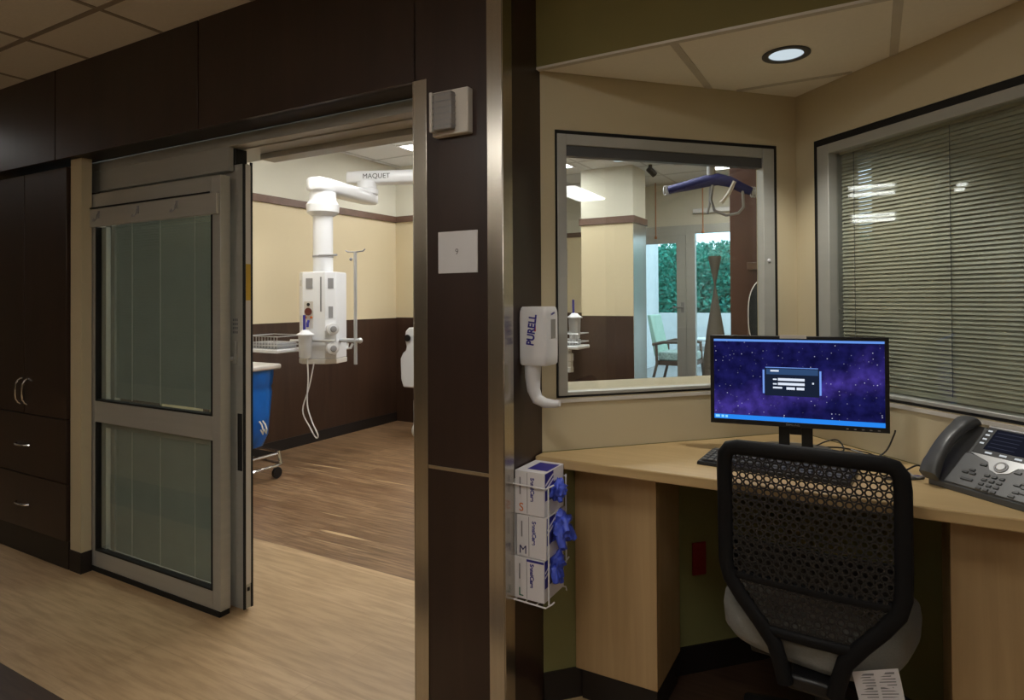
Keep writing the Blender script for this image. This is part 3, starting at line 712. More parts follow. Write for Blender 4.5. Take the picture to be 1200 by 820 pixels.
# glove boxes in a wire rack
gx0, gx1, gy0, gy1 = SX + .006, SX + .108, 1.730, 1.868
zs = [.438, .567, .697, .83]
t = thing('wire_rack', 'white wire rack holding three glove boxes on the column side', 'rack', (SX + .055, 1.80, .43))
m = MB(); rr = .0025
for zz in (.434, .79):
    m.tube([(SX + .003, gy0 - .008, zz), (gx1 + .006, gy0 - .008, zz - .004), (gx1 + .016, gy0 + .014, zz), (gx1 + .016, gy0 + .03, zz)], rr, 6)
    m.tube([(SX + .003, gy1 + .006, zz), (gx1 + .003, gy1 + .006, zz), (gx1 + .014, gy1 - .014, zz)], rr, 6)
m.tube([(gx1 + .012, gy0 + .002, .434), (gx1 + .012, gy0 + .002, .79)], rr, 6)
m.tube([(gx1 + .012, gy1 - .01, .52), (gx1 + .012, gy1 - .01, .80)], rr, 6)
m.tube([(gx1 + .012, gy1 - .01, .52), (gx1 + .012, gy1 - .035, .52), (gx1 + .012, gy1 + .01, .53)], rr, 6)
m.tube([(gx1 + .012, gy1 - .06, .655), (gx1 + .016, gy1 - .03, .675), (gx1 + .012, gy1 - .01, .685)], rr, 6)
m.tube([(SX + .003, gy0 - .006, .43), (SX + .003, gy1, .43)], rr, 6); m.tube([(SX + .04, gy0 - .006, .43), (SX + .04, gy1, .43)], rr, 6); m.tube([(SX + .08, gy0 - .006, .43), (SX + .08, gy1, .43)], rr, 6)
m.build('wire_frame', 'white', t)
MB().box(SX + .0005, SX + .004, gy0, gy1, .44, .80).build('back_plate', 'white', t)
where = ('top', 'middle', 'bottom')
for i, (z0, z1, ch, ink, w_) in enumerate(((zs[2], zs[3], 'S', 'orange', 'topmost, marked S in orange'), (zs[1], zs[2] - .002, 'M', 'inkn', 'middle one, marked M in navy'), (zs[0], zs[1] - .002, 'L', 'teal', 'lowest, marked L in green'))):
    dxo = (0, .004, -.002)[i]; yo = (0, .002, -.002)[i]
    t = thing('glove_box', 'white and blue glove box in wire rack, ' + w_, 'glove box', ((gx0 + gx1) / 2, (gy0 + gy1) / 2, z0), group='glove boxes in the wire rack')
    MB().box(gx0 + dxo, gx1 + dxo, gy0 + yo, gy1, z0, z1).build('carton', 'card', t, bevel=.0012)
    xa = gx1 + dxo; ya = gy0 + yo
    pn = MB(); pn.box(xa - .0004, xa + .0007, ya + .004, ya + .062, z1 - .052, z1 - .003); pn.box(xa - .0004, xa + .0007, ya + .004, ya + .03, z1 - .085, z1 - .052)
    if i == 0: pn.box(xa - .072, xa - .004, ya + .028, ya + .115, z1 - .0004, z1 + .0007)
    if i == 2: pn.box(xa - .06, xa - .001, ya - .0007, ya + .0004, z1 - .010, z1 - .003)
    pn.build('blue_print', 'blue', t)
    st = MB()
    for k in range(2): st.obox((xa + .0009, ya + .033, z1 - .026 - k * .014), V((0, .027, .012)), V((.0004, 0, 0)), V((0, -.0012, .0026)))
    st.build('white_stripe', 'card', t)
    MB().box(xa - .0002, xa + .0005, ya + .03, ya + .11, z0 + .045, z0 + .095).build('hand_opening', 'inkn', t)
    text('lettering', ch, .036, ink, t, (gx0 + dxo + .022, ya - .0006, z0 + .02), (1, 0, 0), (0, 0, 1), bold=.0)
    text('side_lettering', 'SensiCare', .018, 'blue', t, (gx0 + dxo + .060, ya - .0006, (z0 + z1) / 2 + .012), (0, 0, -1), (1, 0, 0), bold=.0005)
    fp = MB(); fp.box(gx0 + dxo + .042, gx0 + dxo + .0435, ya - .0007, ya + .0003, z0 + .004, z1 - .004); fp.box(gx0 + dxo + .016, gx0 + dxo + .020, ya - .0007, ya + .0003, z0 + .06, z1 - .02)
    fp.build('fine_print', 'inkg', t)
# gloves pulled part-way out
def glove(label, c, size, seed, n, down):
    rnd = random.Random(seed); c = V(c); m = MB()
    m.ball(c, size * .74, sc=(.72, 1.15, 1.1), nz=.8, seed=seed)
    for i in range(n):
        a = (i / n - .5) * 2.2 + rnd.uniform(-.2, .2)
        d = V((.55 + rnd.uniform(-.15, .25), math.sin(a) * .7, -down * math.cos(a) + rnd.uniform(-.35, .35)))
        L_ = size * rnd.uniform(.65, .95); p0 = c + V((-.004, rnd.uniform(-.4, .4) * size, rnd.uniform(-.35, .35) * size))
        p1 = p0 + d.normalized() * L_ * .5 + V((0, 0, .006)); p2 = p0 + d.normalized() * L_ + V((.002, 0, -.35 * L_))
        m.tube([p0, (p0 + p1) / 2, p1, (p1 + p2) / 2, p2], [size * .27, size * .33, size * .30, size * .27, size * .20], 9)
    o = m.build('rubber_glove', 'nitrile', ang=70, label=label, cat='glove', group='blue gloves coming out of the boxes')
    md = o.modifiers.new('crumple', 'DISPLACE'); tx = bpy.data.textures.new('crumple', 'CLOUDS'); tx.noise_scale = .011; md.texture = tx; md.strength = size * .30; md.mid_level = .5
    return o
gxa = gx1
glove('small tuft of blue glove sticking out of the topmost glove box', (gxa + .010, 1.800, .765), .036, 3, 5, .5)
glove('large crumpled blue glove spilling out of the middle glove box', (gxa + .012, 1.815, .648), .050, 5, 8, .6)
glove('blue glove hanging flat from the lowest glove box', (gxa + .006, 1.795, .535), .042, 9, 5, 1.2)

# ------------------------------------------------------------------ tall cabinet at the left
t = thing('storage_cabinet', 'tall dark wood cabinet with two doors over two drawers left of the sliding door', 'cabinet', (-3.99, 1.95, 0))
MB().box(-4.40, -3.560, 1.722, 2.19, .06, 2.05).build('carcass', 'dark', t)
MB().box(-4.40, -3.565, 1.76, 2.19, 0, .06).build('toe_kick', 'base', t)
MB().box(-4.40, -3.563, 1.712, 1.722, .0, .14).build('kick_panel', 'base', t)
def bow(p0, p1, out, parent, r=.005):
    p0, p1, out = V(p0), V(p1), V(out)
    q = MB(); q.tube([p0, p0 + out * .5 + (p1 - p0) * .06] + [p0 + (p1 - p0) * f_ + out * (.7 + .3 * math.sin(PI * f_)) for f_ in (.2, .35, .5, .65, .8)] + [p1 + out * .5 - (p1 - p0) * .06, p1], r, 8)
    return q.build('handle', 'chrome', parent)
for x0, x1, hx, fl in ((-4.40, -3.997, -4.03, 1), (-3.991, -3.562, -3.958, 1)):
    d_ = MB().box(x0, x1, 1.70, 1.720, .762, 2.045).build('door', 'dark', t, bevel=.0015)
    bow((hx, 1.70, .81), (hx, 1.70, .945), (0, -.026, 0), d_)
for z0, z1 in ((.437, .756), (.145, .431)):
    d_ = MB().box(-4.40, -3.562, 1.70, 1.720, z0, z1).build('drawer', 'dark', t, bevel=.0015)
    zz = z0 + .155 if z0 > .3 else z0 + .13
    bow((-4.075, 1.70, zz), (-3.935, 1.70, zz), (0, -.022, 0), d_)

# ------------------------------------------------------------------ sliding door
def pane_group(door, z0, z1, x0, x1, y, bl):
    pass
hd = MB().box(-3.555, -1.318, 1.815, 1.875, 2.035, ZH).build('trim_5', 'alu', kind='structure', bevel=.002)     # track fascia over the opening
MB().box(-3.555, -1.318, 1.875, 2.06, 2.03, ZH).build('track_soffit', 'aluw', hd)
MB().box(-2.438, -1.318, 1.97, 2.05, 2.005, 2.04).build('track_rail', 'alu', hd, bevel=.002)
MB().box(-3.555, -2.452, 1.815, 1.84, 1.93, 2.035).build('fascia_panel', 'alu', hd)
MB().box(-2.50, -2.44, 1.842, 1.90, 1.962, 2.03).build('track_carriage', 'gasket', hd)
DY = 1.770
d1 = MB().box(-3.552, -3.425, DY, DY + .05, .025, 1.905).build('door_1', 'alu', kind='structure', bevel=.003)
def part1(name, m_, *b, bevel=.002): return MB().box(*b).build(name, m_, d1, bevel=bevel)
part1('stile', 'alu', -2.500, -2.446, DY, DY + .05, .025, 1.905)
part1('top_rail', 'alu', -3.425, -2.50, DY, DY + .05, 1.80, 1.905)
part1('valance', 'alu', -3.552, -2.452, DY - .014, DY, 1.735, 1.825)
part1('valance_slot', 'gasket', -3.47, -2.50, DY - .0155, DY - .012, 1.8275, 1.834, bevel=0)
part1('mid_rail', 'alu', -3.425, -2.50, DY, DY + .05, .752, .858)
part1('bottom_rail', 'alu', -3.425, -2.50, DY, DY + .05, .025, .105)
part1('floor_sweep', 'gasket', -3.552, -2.448, DY - .004, DY + .045, .002, .026, bevel=0)
for z0, z1 in ((.858, 1.735), (.105, .752)):
    q = MB(); q.box(-3.425, -3.416, DY - .002, DY + .03, z0, z1); q.box(-2.508, -2.50, DY - .002, DY + .03, z0, z1); q.box(-3.416, -2.508, DY - .002, DY + .03, z0, z0 + .008)
    q.build('pane_gasket', 'gasket', d1)
    MB().box(-3.418, -2.505, DY + .010, DY + .014, z0 + .004, z1).build('glass_pane', 'glassd', d1, smooth=False)
    q = MB(); q.box(-3.415, -3.375, DY + .024, DY + .046, z0, z1); q.box(-3.325, -3.30, DY + .024, DY + .046, z0 + .01, z1); q.box(-2.525, -2.505, DY + .024, DY + .046, z0, z1)
    if z0 < .5: q.box(-3.375, -2.525, DY + .024, DY + .046, z1 - .03, z1)
    q.build('blind_side_channel', 'aluw', d1)
for z0, z1, tl in ((.872, 1.765, 62), (.115, .72, 70)):
    q = MB(); zz = z0 + .012; a = math.radians(tl)
    while zz < z1:
        q.obox((-2.912, DY + .034, zz), V((.388, 0, 0)), V((0, -math.cos(a), -math.sin(a))) * .0072, V((0, -math.sin(a), math.cos(a))) * .0003); zz += .0125
    q.build('enclosed_blind', 'slatg', d1, smooth=False)
    for xx in (-3.15, -2.92, -2.66): MB().cyl((xx, DY + .026, z0), (xx, DY + .026, z1), .0016, n=6).build('blind_cord', 'offw', d1)
for hx in (-3.37, -3.03, -2.73):
    q = MB(); q.tube([(hx, DY - .015, 1.805), (hx, DY - .024, 1.790), (hx, DY - .026, 1.772), (hx, DY - .034, 1.762), (hx, DY - .040, 1.772)], .0028, 7); q.box(hx - .006, hx + .006, DY - .018, DY - .0138, 1.775, 1.812)
    q.box(hx - .05, hx - .038, DY - .018, DY - .0138, 1.762, 1.774); q.build('coat_hook', 'mgrey', d1)
L2 = 1.845
d2 = MB().box(-2.52, -2.394, L2, L2 + .045, .015, 1.96).build('door_2', 'alu', kind='structure', bevel=.003)
def part2(name, m_, *b, bevel=.0015): return MB().box(*b).build(name, m_, d2, bevel=bevel)
part2('rear_stile', 'alu', -3.53, -3.42, L2, L2 + .045, .015, 1.96)
part2('top_rail', 'alu', -3.42, -2.52, L2, L2 + .045, 1.86, 1.96)
part2('bottom_rail', 'alu', -3.42, -2.52, L2, L2 + .045, .015, .13)
part2('leaf_panel', 'glassd', -3.42, -2.52, L2 + .018, L2 + .024, .13, 1.86, bevel=0)
part2('edge_gasket', 'gasket', -2.397, -2.391, L2 - .001, L2 + .010, .015, 1.97, bevel=0)
part2('rear_edge_gasket', 'gasket', -2.397, -2.391, L2 + .036, L2 + .0465, .015, 1.97, bevel=0)
part2('edge_strip', 'offw', -2.396, -2.3915, L2 + .010, L2 + .036, .12, 1.955, bevel=0)
part2('warning_label', 'yellow', -2.3918, -2.3905, L2 + .011, L2 + .035, 1.36, 1.52, bevel=0)
part2('edge_bumper', 'gasket', -2.396, -2.39, L2 + .018, L2 + .028, .09, .105, bevel=0)
part2('recessed_pull', 'gasket', -2.432, -2.402, L2 - .002, L2 + .004, .615, .865)
q = MB(); q.tube([(-2.455, L2, 1.105), (-2.455, L2 - .035, 1.105), (-2.485, L2 - .045, 1.10), (-2.50, L2 - .045, 1.08), (-2.50, L2 - .045, 1.0)], .009, 10); q.build('lever_handle', 'silver', d2)
part2('handle_plate', 'alu', -2.478, -2.432, L2 - .008, L2, 1.08, 1.18)
q = MB()
for i in range(4):
    for j in range(3): q.box(-2.462 + j * .012, -2.455 + j * .012, L2 - .0015, L2 + .001, 1.215 + i * .018, 1.226 + i * .018)
q.build('keypad_print', 'inkg', d2)

# ------------------------------------------------------------------ patient room
EX = -4.672
struct(MB().box(EX - .1, EX, 2.457, 8.4, 0, 1.155), 'wall_room_left_wainscot', 'wains')
struct(MB().box(EX - .1, EX, 2.2, 8.4, 1.155, 2.26), 'wall_room_left', 'creamroom')
struct(MB().box(EX - .1, EX, 2.2, 8.4, 2.26, ZR), 'wall_room_left_upper', 'paleroom')
struct(MB().box(EX, EX + .022, 2.457, 5.6, 2.225, 2.29), 'trim_6', 'rail')
struct(MB().box(EX, EX + .008, 2.457, 5.6, 0, .1), 'baseboard_room_left', 'base')
def wallset(x0, x1, y0, y1, tag_, rail=None, rm='rail'):
    struct(MB().box(x0, x1, y0, y1, 0, 1.16), f'wall_{tag_}_wainscot', 'wains')
    struct(MB().box(x0, x1, y0, y1, 1.16, 2.26), f'wall_{tag_}', 'creamroom')
    struct(MB().box(x0, x1, y0, y1, 2.26, ZR), f'wall_{tag_}_upper', 'paleroom')
wallset(EX, -4.15, 5.6, 8.4, 'chase')
struct(MB().box(EX, -4.128, 5.578, 5.6, 2.225, 2.29), 'trim_7', 'rail')
wallset(-4.15, -2.95, 8.3, 8.45, 'far_left')
struct(MB().box(-4.15, -2.86, 8.278, 8.3, 2.225, 2.29), 'trim_8', 'rail')
# pier with wrapped rail and corner guard
wallset(-2.948, -2.322, 6.85, 7.30, 'pier')
struct(MB().box(-2.968, -2.302, 6.83, 7.32, 2.205, 2.285), 'trim_9', 'rail', bevel=.003)
q = MB(); q.box(-2.3225, -2.3175, 6.846, 7.30, 0, 2.20); struct(q, 'trim_10', 'steel')
# far exterior wall with glazed door
struct(MB().box(-2.95, -.25, 8.3, 8.45, 2.30, ZR), 'wall_far', 'paleroom')
struct(MB().box(-1.2, -.25, 8.3, 8.45, 0, 2.30), 'wall_far_right', 'creamroom')
d3 = MB().box(-2.86, -2.72, 8.28, 8.36, 0, 2.30).build('door_3', 'aluw', kind='structure', bevel=.003)
def p3(n, m_, *b): return MB().box(*b).build(n, m_, d3, bevel=.002 if m_ != 'glass' else 0, smooth=m_ != 'glass')
p3('frame_head', 'aluw', -2.72, -2.10, 8.28, 8.36, 2.17, 2.30); p3('frame_post', 'aluw', -2.10, -1.985, 8.28, 8.36, 0, 2.30)
p3('leaf_stile', 'aluw', -2.225, -2.105, 8.29, 8.34, .02, 2.17); p3('leaf_stile', 'aluw', -2.715, -2.70, 8.29, 8.34, .02, 2.17)
p3('leaf_rail', 'aluw', -2.70, -2.225, 8.29, 8.34, 2.075, 2.17); p3('leaf_rail', 'aluw', -2.70, -2.225, 8.29, 8.34, .02, .30)
p3('glass_pane', 'glass', -2.70, -2.225, 8.31, 8.316, .30, 2.075)
q = MB(); q.tube([(-2.15, 8.29, 1.237), (-2.15, 8.25, 1.237), (-2.18, 8.24, 1.237), (-2.27, 8.24, 1.235)], .011, 8); q.box(-2.17, -2.13, 8.282, 8.29, 1.17, 1.30); q.build('door_handle', 'mgrey', d3)
w3 = MB().box(-1.985, -1.2, 8.28, 8.36, 2.19, 2.30).build('window_3', 'aluw', kind='structure', bevel=.003)
MB().box(-1.985, -1.2, 8.28, 8.36, 0, .16).build('frame_sill', 'aluw', w3); MB().box(-1.28, -1.2, 8.28, 8.36, .16, 2.19).build('frame_post', 'aluw', w3)
MB().box(-1.985, -1.28, 8.31, 8.316, .16, 2.19).build('glass_pane', 'glass', w3, smooth=False)
# right wall of the room (runs back from the alcove corner)
struct(MB().box(-.25, -.13, 2.9, 8.4, 0, ZR), 'wall_room_right', 'creamroom')

# tall wardrobe on the right
t = thing('wardrobe', 'tall red-brown cabinet seen at the right edge of the window into the room', 'cabinet', (-.64, 5.8, 0))
MB().box(-1.03, -.26, 5.5, 6.15, 0, 2.72).build('carcass', 'cherry', t, bevel=.003)
for z_, nm in ((1.615, 0), (1.09, 1)):
    MB().box(-.885, -.30, 5.42, 5.5, z_ - .03, z_ + .03).build('ledge', 'rail', t, bevel=.003)
t = thing('wall_mirror', 'dark oval mirror with a pale rim hung on the red-brown cabinet', 'mirror', (-.66, 5.40, 1.0))
el = [(-.66 + .21 * math.copysign(abs(math.cos(a)) ** .75, math.cos(a)), 5.405, 1.215 + .31 * math.copysign(abs(math.sin(a)) ** .75, math.sin(a))) for a in [2 * PI * i / 48 for i in range(48)]]
q = MB(); q.loft([[(x, y, z) for x, y, z in el], [(x, y - .012, z) for x, y, z in el]]); q.build('mirror_glass', 'mirror', t)
q = MB(); q.tube(el, .010, 8, closed=True); q.build('rim', 'offw', t)

def wall_strip(y0, y1, z0, h, label):  # twin-tube lights added only for their reflection in the blinds window
    t = thing('wall_light', label, 'wall light', (EX + .03, (y0 + y1) / 2, z0))
    MB().box(EX + .0005, EX + .03, y0 - .02, y1 + .02, z0 - .01, z0 + h + .01).build('fixture_body', 'white', t)
    for z_ in (z0, z0 + h - .026): MB().box(EX + .03, EX + .05, y0, y1, z_, z_ + .026).build('tube_lens', 'slot', t)
wall_strip(2.50, 3.12, 2.345, .10, 'upper twin-tube wall light left of the doorway inside the room')
wall_strip(2.50, 2.86, 2.09, .075, 'lower, shorter twin-tube wall light left of the doorway inside the room')
# ceiling fittings of the room
def troffer(x, y, w_, d_, z, m_, label, cat='ceiling light', group=None):
    t = thing('ceiling_light', label, cat, (x, y, z), group=group)
    q = MB(); q.box(x - w_ / 2, x + w_ / 2, y - d_ / 2, y - d_ / 2 + .025, z - .012, z - .0005); q.box(x - w_ / 2, x + w_ / 2, y + d_ / 2 - .025, y + d_ / 2, z - .012, z - .0005)
    q.box(x - w_ / 2, x - w_ / 2 + .025, y - d_ / 2 + .025, y + d_ / 2 - .025, z - .012, z - .0005); q.box(x + w_ / 2 - .025, x + w_ / 2, y - d_ / 2 + .025, y + d_ / 2 - .025, z - .012, z - .0005)
    q.build('fixture_frame', 'white', t)
    q = MB(); q.box(x - w_ / 2 + .025, x + w_ / 2 - .025, y - d_ / 2 + .025, y + d_ / 2 - .025, z - .007, z - .003); q.build('diffuser', m_, t)
    return t
troffer(-3.1, 3.25, 1.2, .6, ZR, 'troff', 'lit ceiling panel just inside the patient room door')
troffer(-1.9, 4.6, 1.2, .6, ZR, 'troff', 'lit ceiling panel over the middle of the patient room')
troffer(-3.7, 5.1, .6, .6, ZR, 'troff', 'lit square ceiling panel over the hospital bed')
troffer(-1.3, 7.3, .6, .6, ZR, 'troffc', 'dim square ceiling panel near the garden door')
troffer(-3.2, 6.3, .6, .6, ZR, 'troff', 'lit square ceiling panel left of the pier')  # added to throw more light on the pier
troffer(-1.6, 6.0, .6, .6, ZR, 'troff', 'lit square ceiling panel between the lift and the pier')  # second panel put in to lift the brightness around the pier
t = thing('downlight', 'small round recessed light in the patient room ceiling in front of the pier', 'ceiling light', (-2.37, 6.55, ZR))
q = MB(); q.lathe((-2.37, 6.55, ZR), [(.06, 0), (.075, -.003), (.075, -.010), (.06, -.006), (.06, 0)], 24, cap=False); q.build('trim_ring', 'white', t)
q = MB(); q.lathe((-2.37, 6.55, ZR), [(0, -.004), (.06, -.004), (.06, -.002), (0, -.002)], 24); q.build('diffuser', 'ledwhite', t)
t = thing('ceiling_camera', 'small black camera hanging from the patient room ceiling beside the pier', 'camera', (-2.15, 6.95, ZR))
q = MB(); q.cyl((-2.15, 6.95, ZR - .03), (-2.15, 6.95, ZR - .001), .02, n=12); q.build('mount', 'black', t)
q = MB(); q.cyl((-2.165, 6.93, ZR - .045), (-2.115, 7.0, ZR - .11), .035, n=16); q.build('camera_body', 'black', t)
q = MB(); q.lathe((-1.85, 7.0, ZR), [(.0, -.035), (.04, -.033), (.055, -.015), (.058, -.0005)], 24); q.build('smoke_detector', 'offw', label='round smoke detector on the patient room ceiling above the garden door', cat='smoke detector')
q = MB(); q.box(-2.0, -1.45, 8.245, 8.2995, 2.44, 2.50); q.build('wall_light', 'whitem', bevel=.008, label='slim white light bar on the wall above the garden door', cat='wall light')  # solid bar in place of a hall fixture's reflection in the window glass
for x_, y_, z0, lb in ((-2.44, 8.1, 2.16, 'left'), (-1.84, 8.1, 2.2, 'right')):
    q = MB(); q.cyl((x_, y_, z0), (x_, y_, ZR - .0005), .008, n=8); q.lathe((x_, y_, z0 - .04), [(.0, 0), (.016, .004), (.018, .03), (.006, .045)], 12)
    q.build('pull_cord', 'cordo', label=f'orange pull cord hanging from the ceiling, {lb} one of the two seen through the window', cat='cord')
q = MB(); q.box(-4.0, -3.78, 8.22, 8.2995, 1.68, 2.05); q.build('wall_sconce', 'whitem', bevel=.02, label='white wall sconce on the far wall left of the pier', cat='wall light')

# ------------------------------------------------------------------ ceiling equipment booms
def boom(cx, cy, label, group, arms, pole, rz0, tray, cart):
    """console hung from a jointed arm; cx, cy = axis of the drop tube"""
    t = thing('equipment_boom', label, 'medical boom', (cx, cy, .86), group=group)
    if arms:
        (ex, ey), (hx, hy), (mx, my) = arms
        q = MB()
        def arm(a, b, z0, z1, w_, nose):
            a, b = V((a[0], a[1], 0)), V((b[0], b[1], 0)); d = (b - a).normalized(); n_ = V((-d.y, d.x, 0))
            pr = [a - d * nose * f_ for f_ in (1, .8)] + [a + (b - a) * f_ for f_ in (0, .35, .7, 1)] + [b + d * nose * f_ for f_ in (.7, .9)]
            ws = [.35, .8, 1, .95, .9, .85, .6, .25]
            zz = [(z0 + z1) / 2 + dz for dz in (0,) * 8]
            rings = []
            for p, k in zip(pr, ws):
                h = (z1 - z0) / 2 * min(1, .6 + k * .45)
                rings.append([p + n_ * w_ * k * math.copysign(abs(math.cos(s_)) ** .5, math.cos(s_)) + Z * ((z0 + z1) / 2 + h * math.copysign(abs(math.sin(s_)) ** .5, math.sin(s_))) for s_ in [2 * PI * j / 20 for j in range(20)]])
            q.loft(rings)
        arm((cx, cy), (ex, ey), 2.215, 2.335, .10, .13); lo = q.build('lower_arm', 'whitem', t, ang=50)
        q = MB(); arm((hx, hy), (mx, my), 2.40, 2.52, .085, .10); up = q.build('upper_arm', 'whitem', t, ang=50)
        q = MB(); q.lathe((ex, ey, 2.30), [(.09, 0), (.10, .01), (.10, .05), (.085, .06), (.085, .12)], 28); q.build('elbow_joint', 'whitem', t)
        q = MB(); q.lathe((mx, my, 2.50), [(.09, 0), (.09, .20), (.16, .24), (.16, ZR - 2.5005)], 28); q.build('ceiling_mount', 'whitem', t)
        dv = (V((ex, ey, 0)) - V((cx, cy, 0))).normalized(); dv2 = V((mx - hx, my - hy, 0)).normalized(); n1 = V((dv.y, -dv.x, 0)); n2 = V((dv2.y, -dv2.x, 0))
        pa_ = V((hx, hy, 2.462)) + dv2 * .20 + n2 * .0875
        text('lettering', 'MAQUET', .062, 'dgrey', up, tuple(pa_), tuple(dv2), (0, 0, 1))
    q = MB(); q.lathe((cx, cy, 2.03), [(.085, 0), (.125, .03), (.13, .09), (.105, .13), (.105, .19)], 32); q.build('hub', 'whitem', t)
    q = MB(); q.cyl((cx, cy, 1.56), (cx, cy, 2.05), .078, n=32); q.build('drop_tube', 'whitem', t)
    q = MB(); q.cyl((cx, cy, 1.70), (cx, cy, 1.715), .082, n=32); q.cyl((cx + .05, cy - .09, 1.71), (cx + .26, cy - .11, 1.705), .008, n=8); q.build('tube_collar', 'mgrey', t)
    # console: eight-sided box
    rz = rz0; ca, sa = math.cos(rz), math.sin(rz)
    def Wp(u, v, z): return (cx + u * ca - v * sa, cy + u * sa + v * ca, z)
    hw, hd_, ch = .158, .15, .062
    octo = [(-hw + ch, -hd_), (hw - ch, -hd_), (hw, -hd_ + ch), (hw, hd_ - ch), (hw - ch, hd_), (-hw + ch, hd_), (-hw, hd_ - ch), (-hw, -hd_ + ch)]
    q = MB(); q.loft([[Wp(u * k, v * k, z) for u, v in octo] for z, k in ((.90, .97), (.905, 1), (1.565, 1), (1.58, .97))]); q.build('console', 'whitem', t, bevel=.004)
    q = MB(); q.loft([[Wp(u * 1.02, v * 1.02, z) for u, v in octo] for z in (.862, .90)]); q.build('console_skirt', 'offw', t, bevel=.004)
    def face(name, m_, u0, u1, z0, z1, o=.003, side='f', par=None):
        b = MB()
        if side == 'f': pts = [(u0, -hd_ - o), (u1, -hd_ - o), (u1, -hd_ + .001), (u0, -hd_ + .001)]
        elif side == 'r': pts = [(hw - .001, u0), (hw + o, u0), (hw + o, u1), (hw - .001, u1)]
        elif side == 'd':      # chamfer right front
            a_, b_ = V((hw - ch, -hd_)), V((hw, -hd_ + ch)); d_ = b_ - a_; n_ = V((d_.y, -d_.x)).normalized()
            p, r2 = a_ + d_ * u0, a_ + d_ * u1; pts = [tuple(p + n_ * o), tuple(r2 + n_ * o), tuple(r2 - n_ * .001), tuple(p - n_ * .001)]
        else: # chamfer left front
            a_, b_ = V((-hw, -hd_ + ch)), V((-hw + ch, -hd_)); d_ = b_ - a_; n_ = V((d_.y, -d_.x)).normalized()
            p, r2 = a_ + d_ * u0, a_ + d_ * u1; pts = [tuple(p + n_ * o), tuple(r2 + n_ * o), tuple(r2 - n_ * .001), tuple(p - n_ * .001)]
        b.loft([[Wp(u, v, z) for u, v in pts] for z in (z0, z1)]); return b.build(name, m_, par or t)
    face('vent', 'mgrey', -.065, -.008, 1.45, 1.53); face('vent', 'mgrey', .25, .75, 1.45, 1.53, side='d'); face('vent', 'mgrey', .3, .7, 1.22, 1.31, side='d')
    face('socket_plate', 'offw', .3, .7, 1.47, 1.52, side='l'); face('socket_plate', 'offw', .3, .7, 1.16, 1.24, side='l')
    face('cable_channel', 'mgrey', .055, .068, 1.27, 1.54)
    gp = face('gauge_panel', 'offw', -.080, -.004, 1.14, 1.35, .004)
    q = MB(); q.cyl(Wp(-.042, -hd_ - .003, 1.27), Wp(-.042, -hd_ - .012, 1.27), .030, n=20); q.build('gauge_dial', 'gauge', gp)
    for dx_, m_ in ((-.066, 'orange'), (-.018, 'orange')):
        q = MB(); q.cyl(Wp(dx_, -hd_ - .003, 1.225), Wp(dx_, -hd_ - .010, 1.225), .010, n=12); q.build('gas_outlet', m_, gp)
    q = MB(); q.cyl(Wp(-.042, -hd_ - .003, 1.325), Wp(-.042, -hd_ - .010, 1.325), .013, n=12); q.build('gas_outlet', 'black', gp)
    q = MB(); q.tube([Wp(-.042, -hd_ - .004, 1.20), Wp(-.042, -hd_ - .02, 1.18), Wp(-.042, -hd_ - .02, 1.15)], .010, 8); q.build('gas_plug', 'blue', gp)
    k_ = math.sqrt(.5); ax = (ca * k_ + sa * k_, sa * k_ - ca * k_, 0)
    for z_ in (1.135, .985):
        b0 = V(Wp(hw - ch / 2, -hd_ + ch / 2, z_)) - V(ax) * .004
        q = MB(); q.lathe(b0, [(.036, 0), (.046, .02), (.050, .05), (.046, .070), (.028, .074)], 24, axis=ax); dl = q.build('flow_dial', 'whitem', t)
        q = MB(); q.lathe(b0 + V(ax) * .073, [(.026, 0), (.022, .010), (.0, .012)], 20, axis=ax); q.build('dial_cap', 'mgrey', dl)
    q = MB(); q.cyl(Wp(-hw - .03, -hd_ - .02, 1.045), Wp(hw + .03, -hd_ - .02, 1.045), .010, n=8); q.build('equipment_rail', 'silver', t)
    if pole:
        q = MB(); px, py = pole; q.cyl((px, py, .86), (px, py, 1.73), .013, n=12); q.build('iv_pole', 'silver', t)
        q = MB(); q.tube([(px - .10, py, 1.745), (px - .08, py, 1.735), (px, py, 1.73), (px + .08, py, 1.735), (px + .10, py, 1.75)], .005, 6); q.ball((px - .035, py - .01, 1.675), .013); q.build('pole_hook', 'mgrey', t)
        q = MB(); q.cyl((px - .24, py + .03, 1.04), (px + .04, py, 1.045), .016, n=10); q.ball((px + .045, py, 1.045), .022); q.build('pole_clamp', 'silver', t)
        q = MB(); q.tube([(px - .10, py + .02, 1.02), (px - .09, py, .98), (px - .05, py, .985), (px - .04, py + .01, 1.02)], .010, 8); q.build('pole_cable', 'whitem', t)
    # suction canister and its tubing
    if cart: c0 = V(cart)
    else: c0 = V(Wp(-.03, -hd_ - .075, .915))
    q = MB(); q.lathe(c0, [(.038, 0), (.045, .01), (.052, .17), (.052, .175)], 28); cn = q.build('suction_canister', 'clear', t)
    q = MB(); q.lathe(c0 + Z * .175, [(.066, 0), (.066, .008), (.042, .022), (.025, .04), (.0, .042)], 28); q.build('canister_lid', 'whitem', cn)
    q = MB(); q.cyl(c0 + V((-.01, 0, .2)), c0 + V((-.012, 0, .33)), .010, n=10); q.build('suction_wand', 'blue', cn)
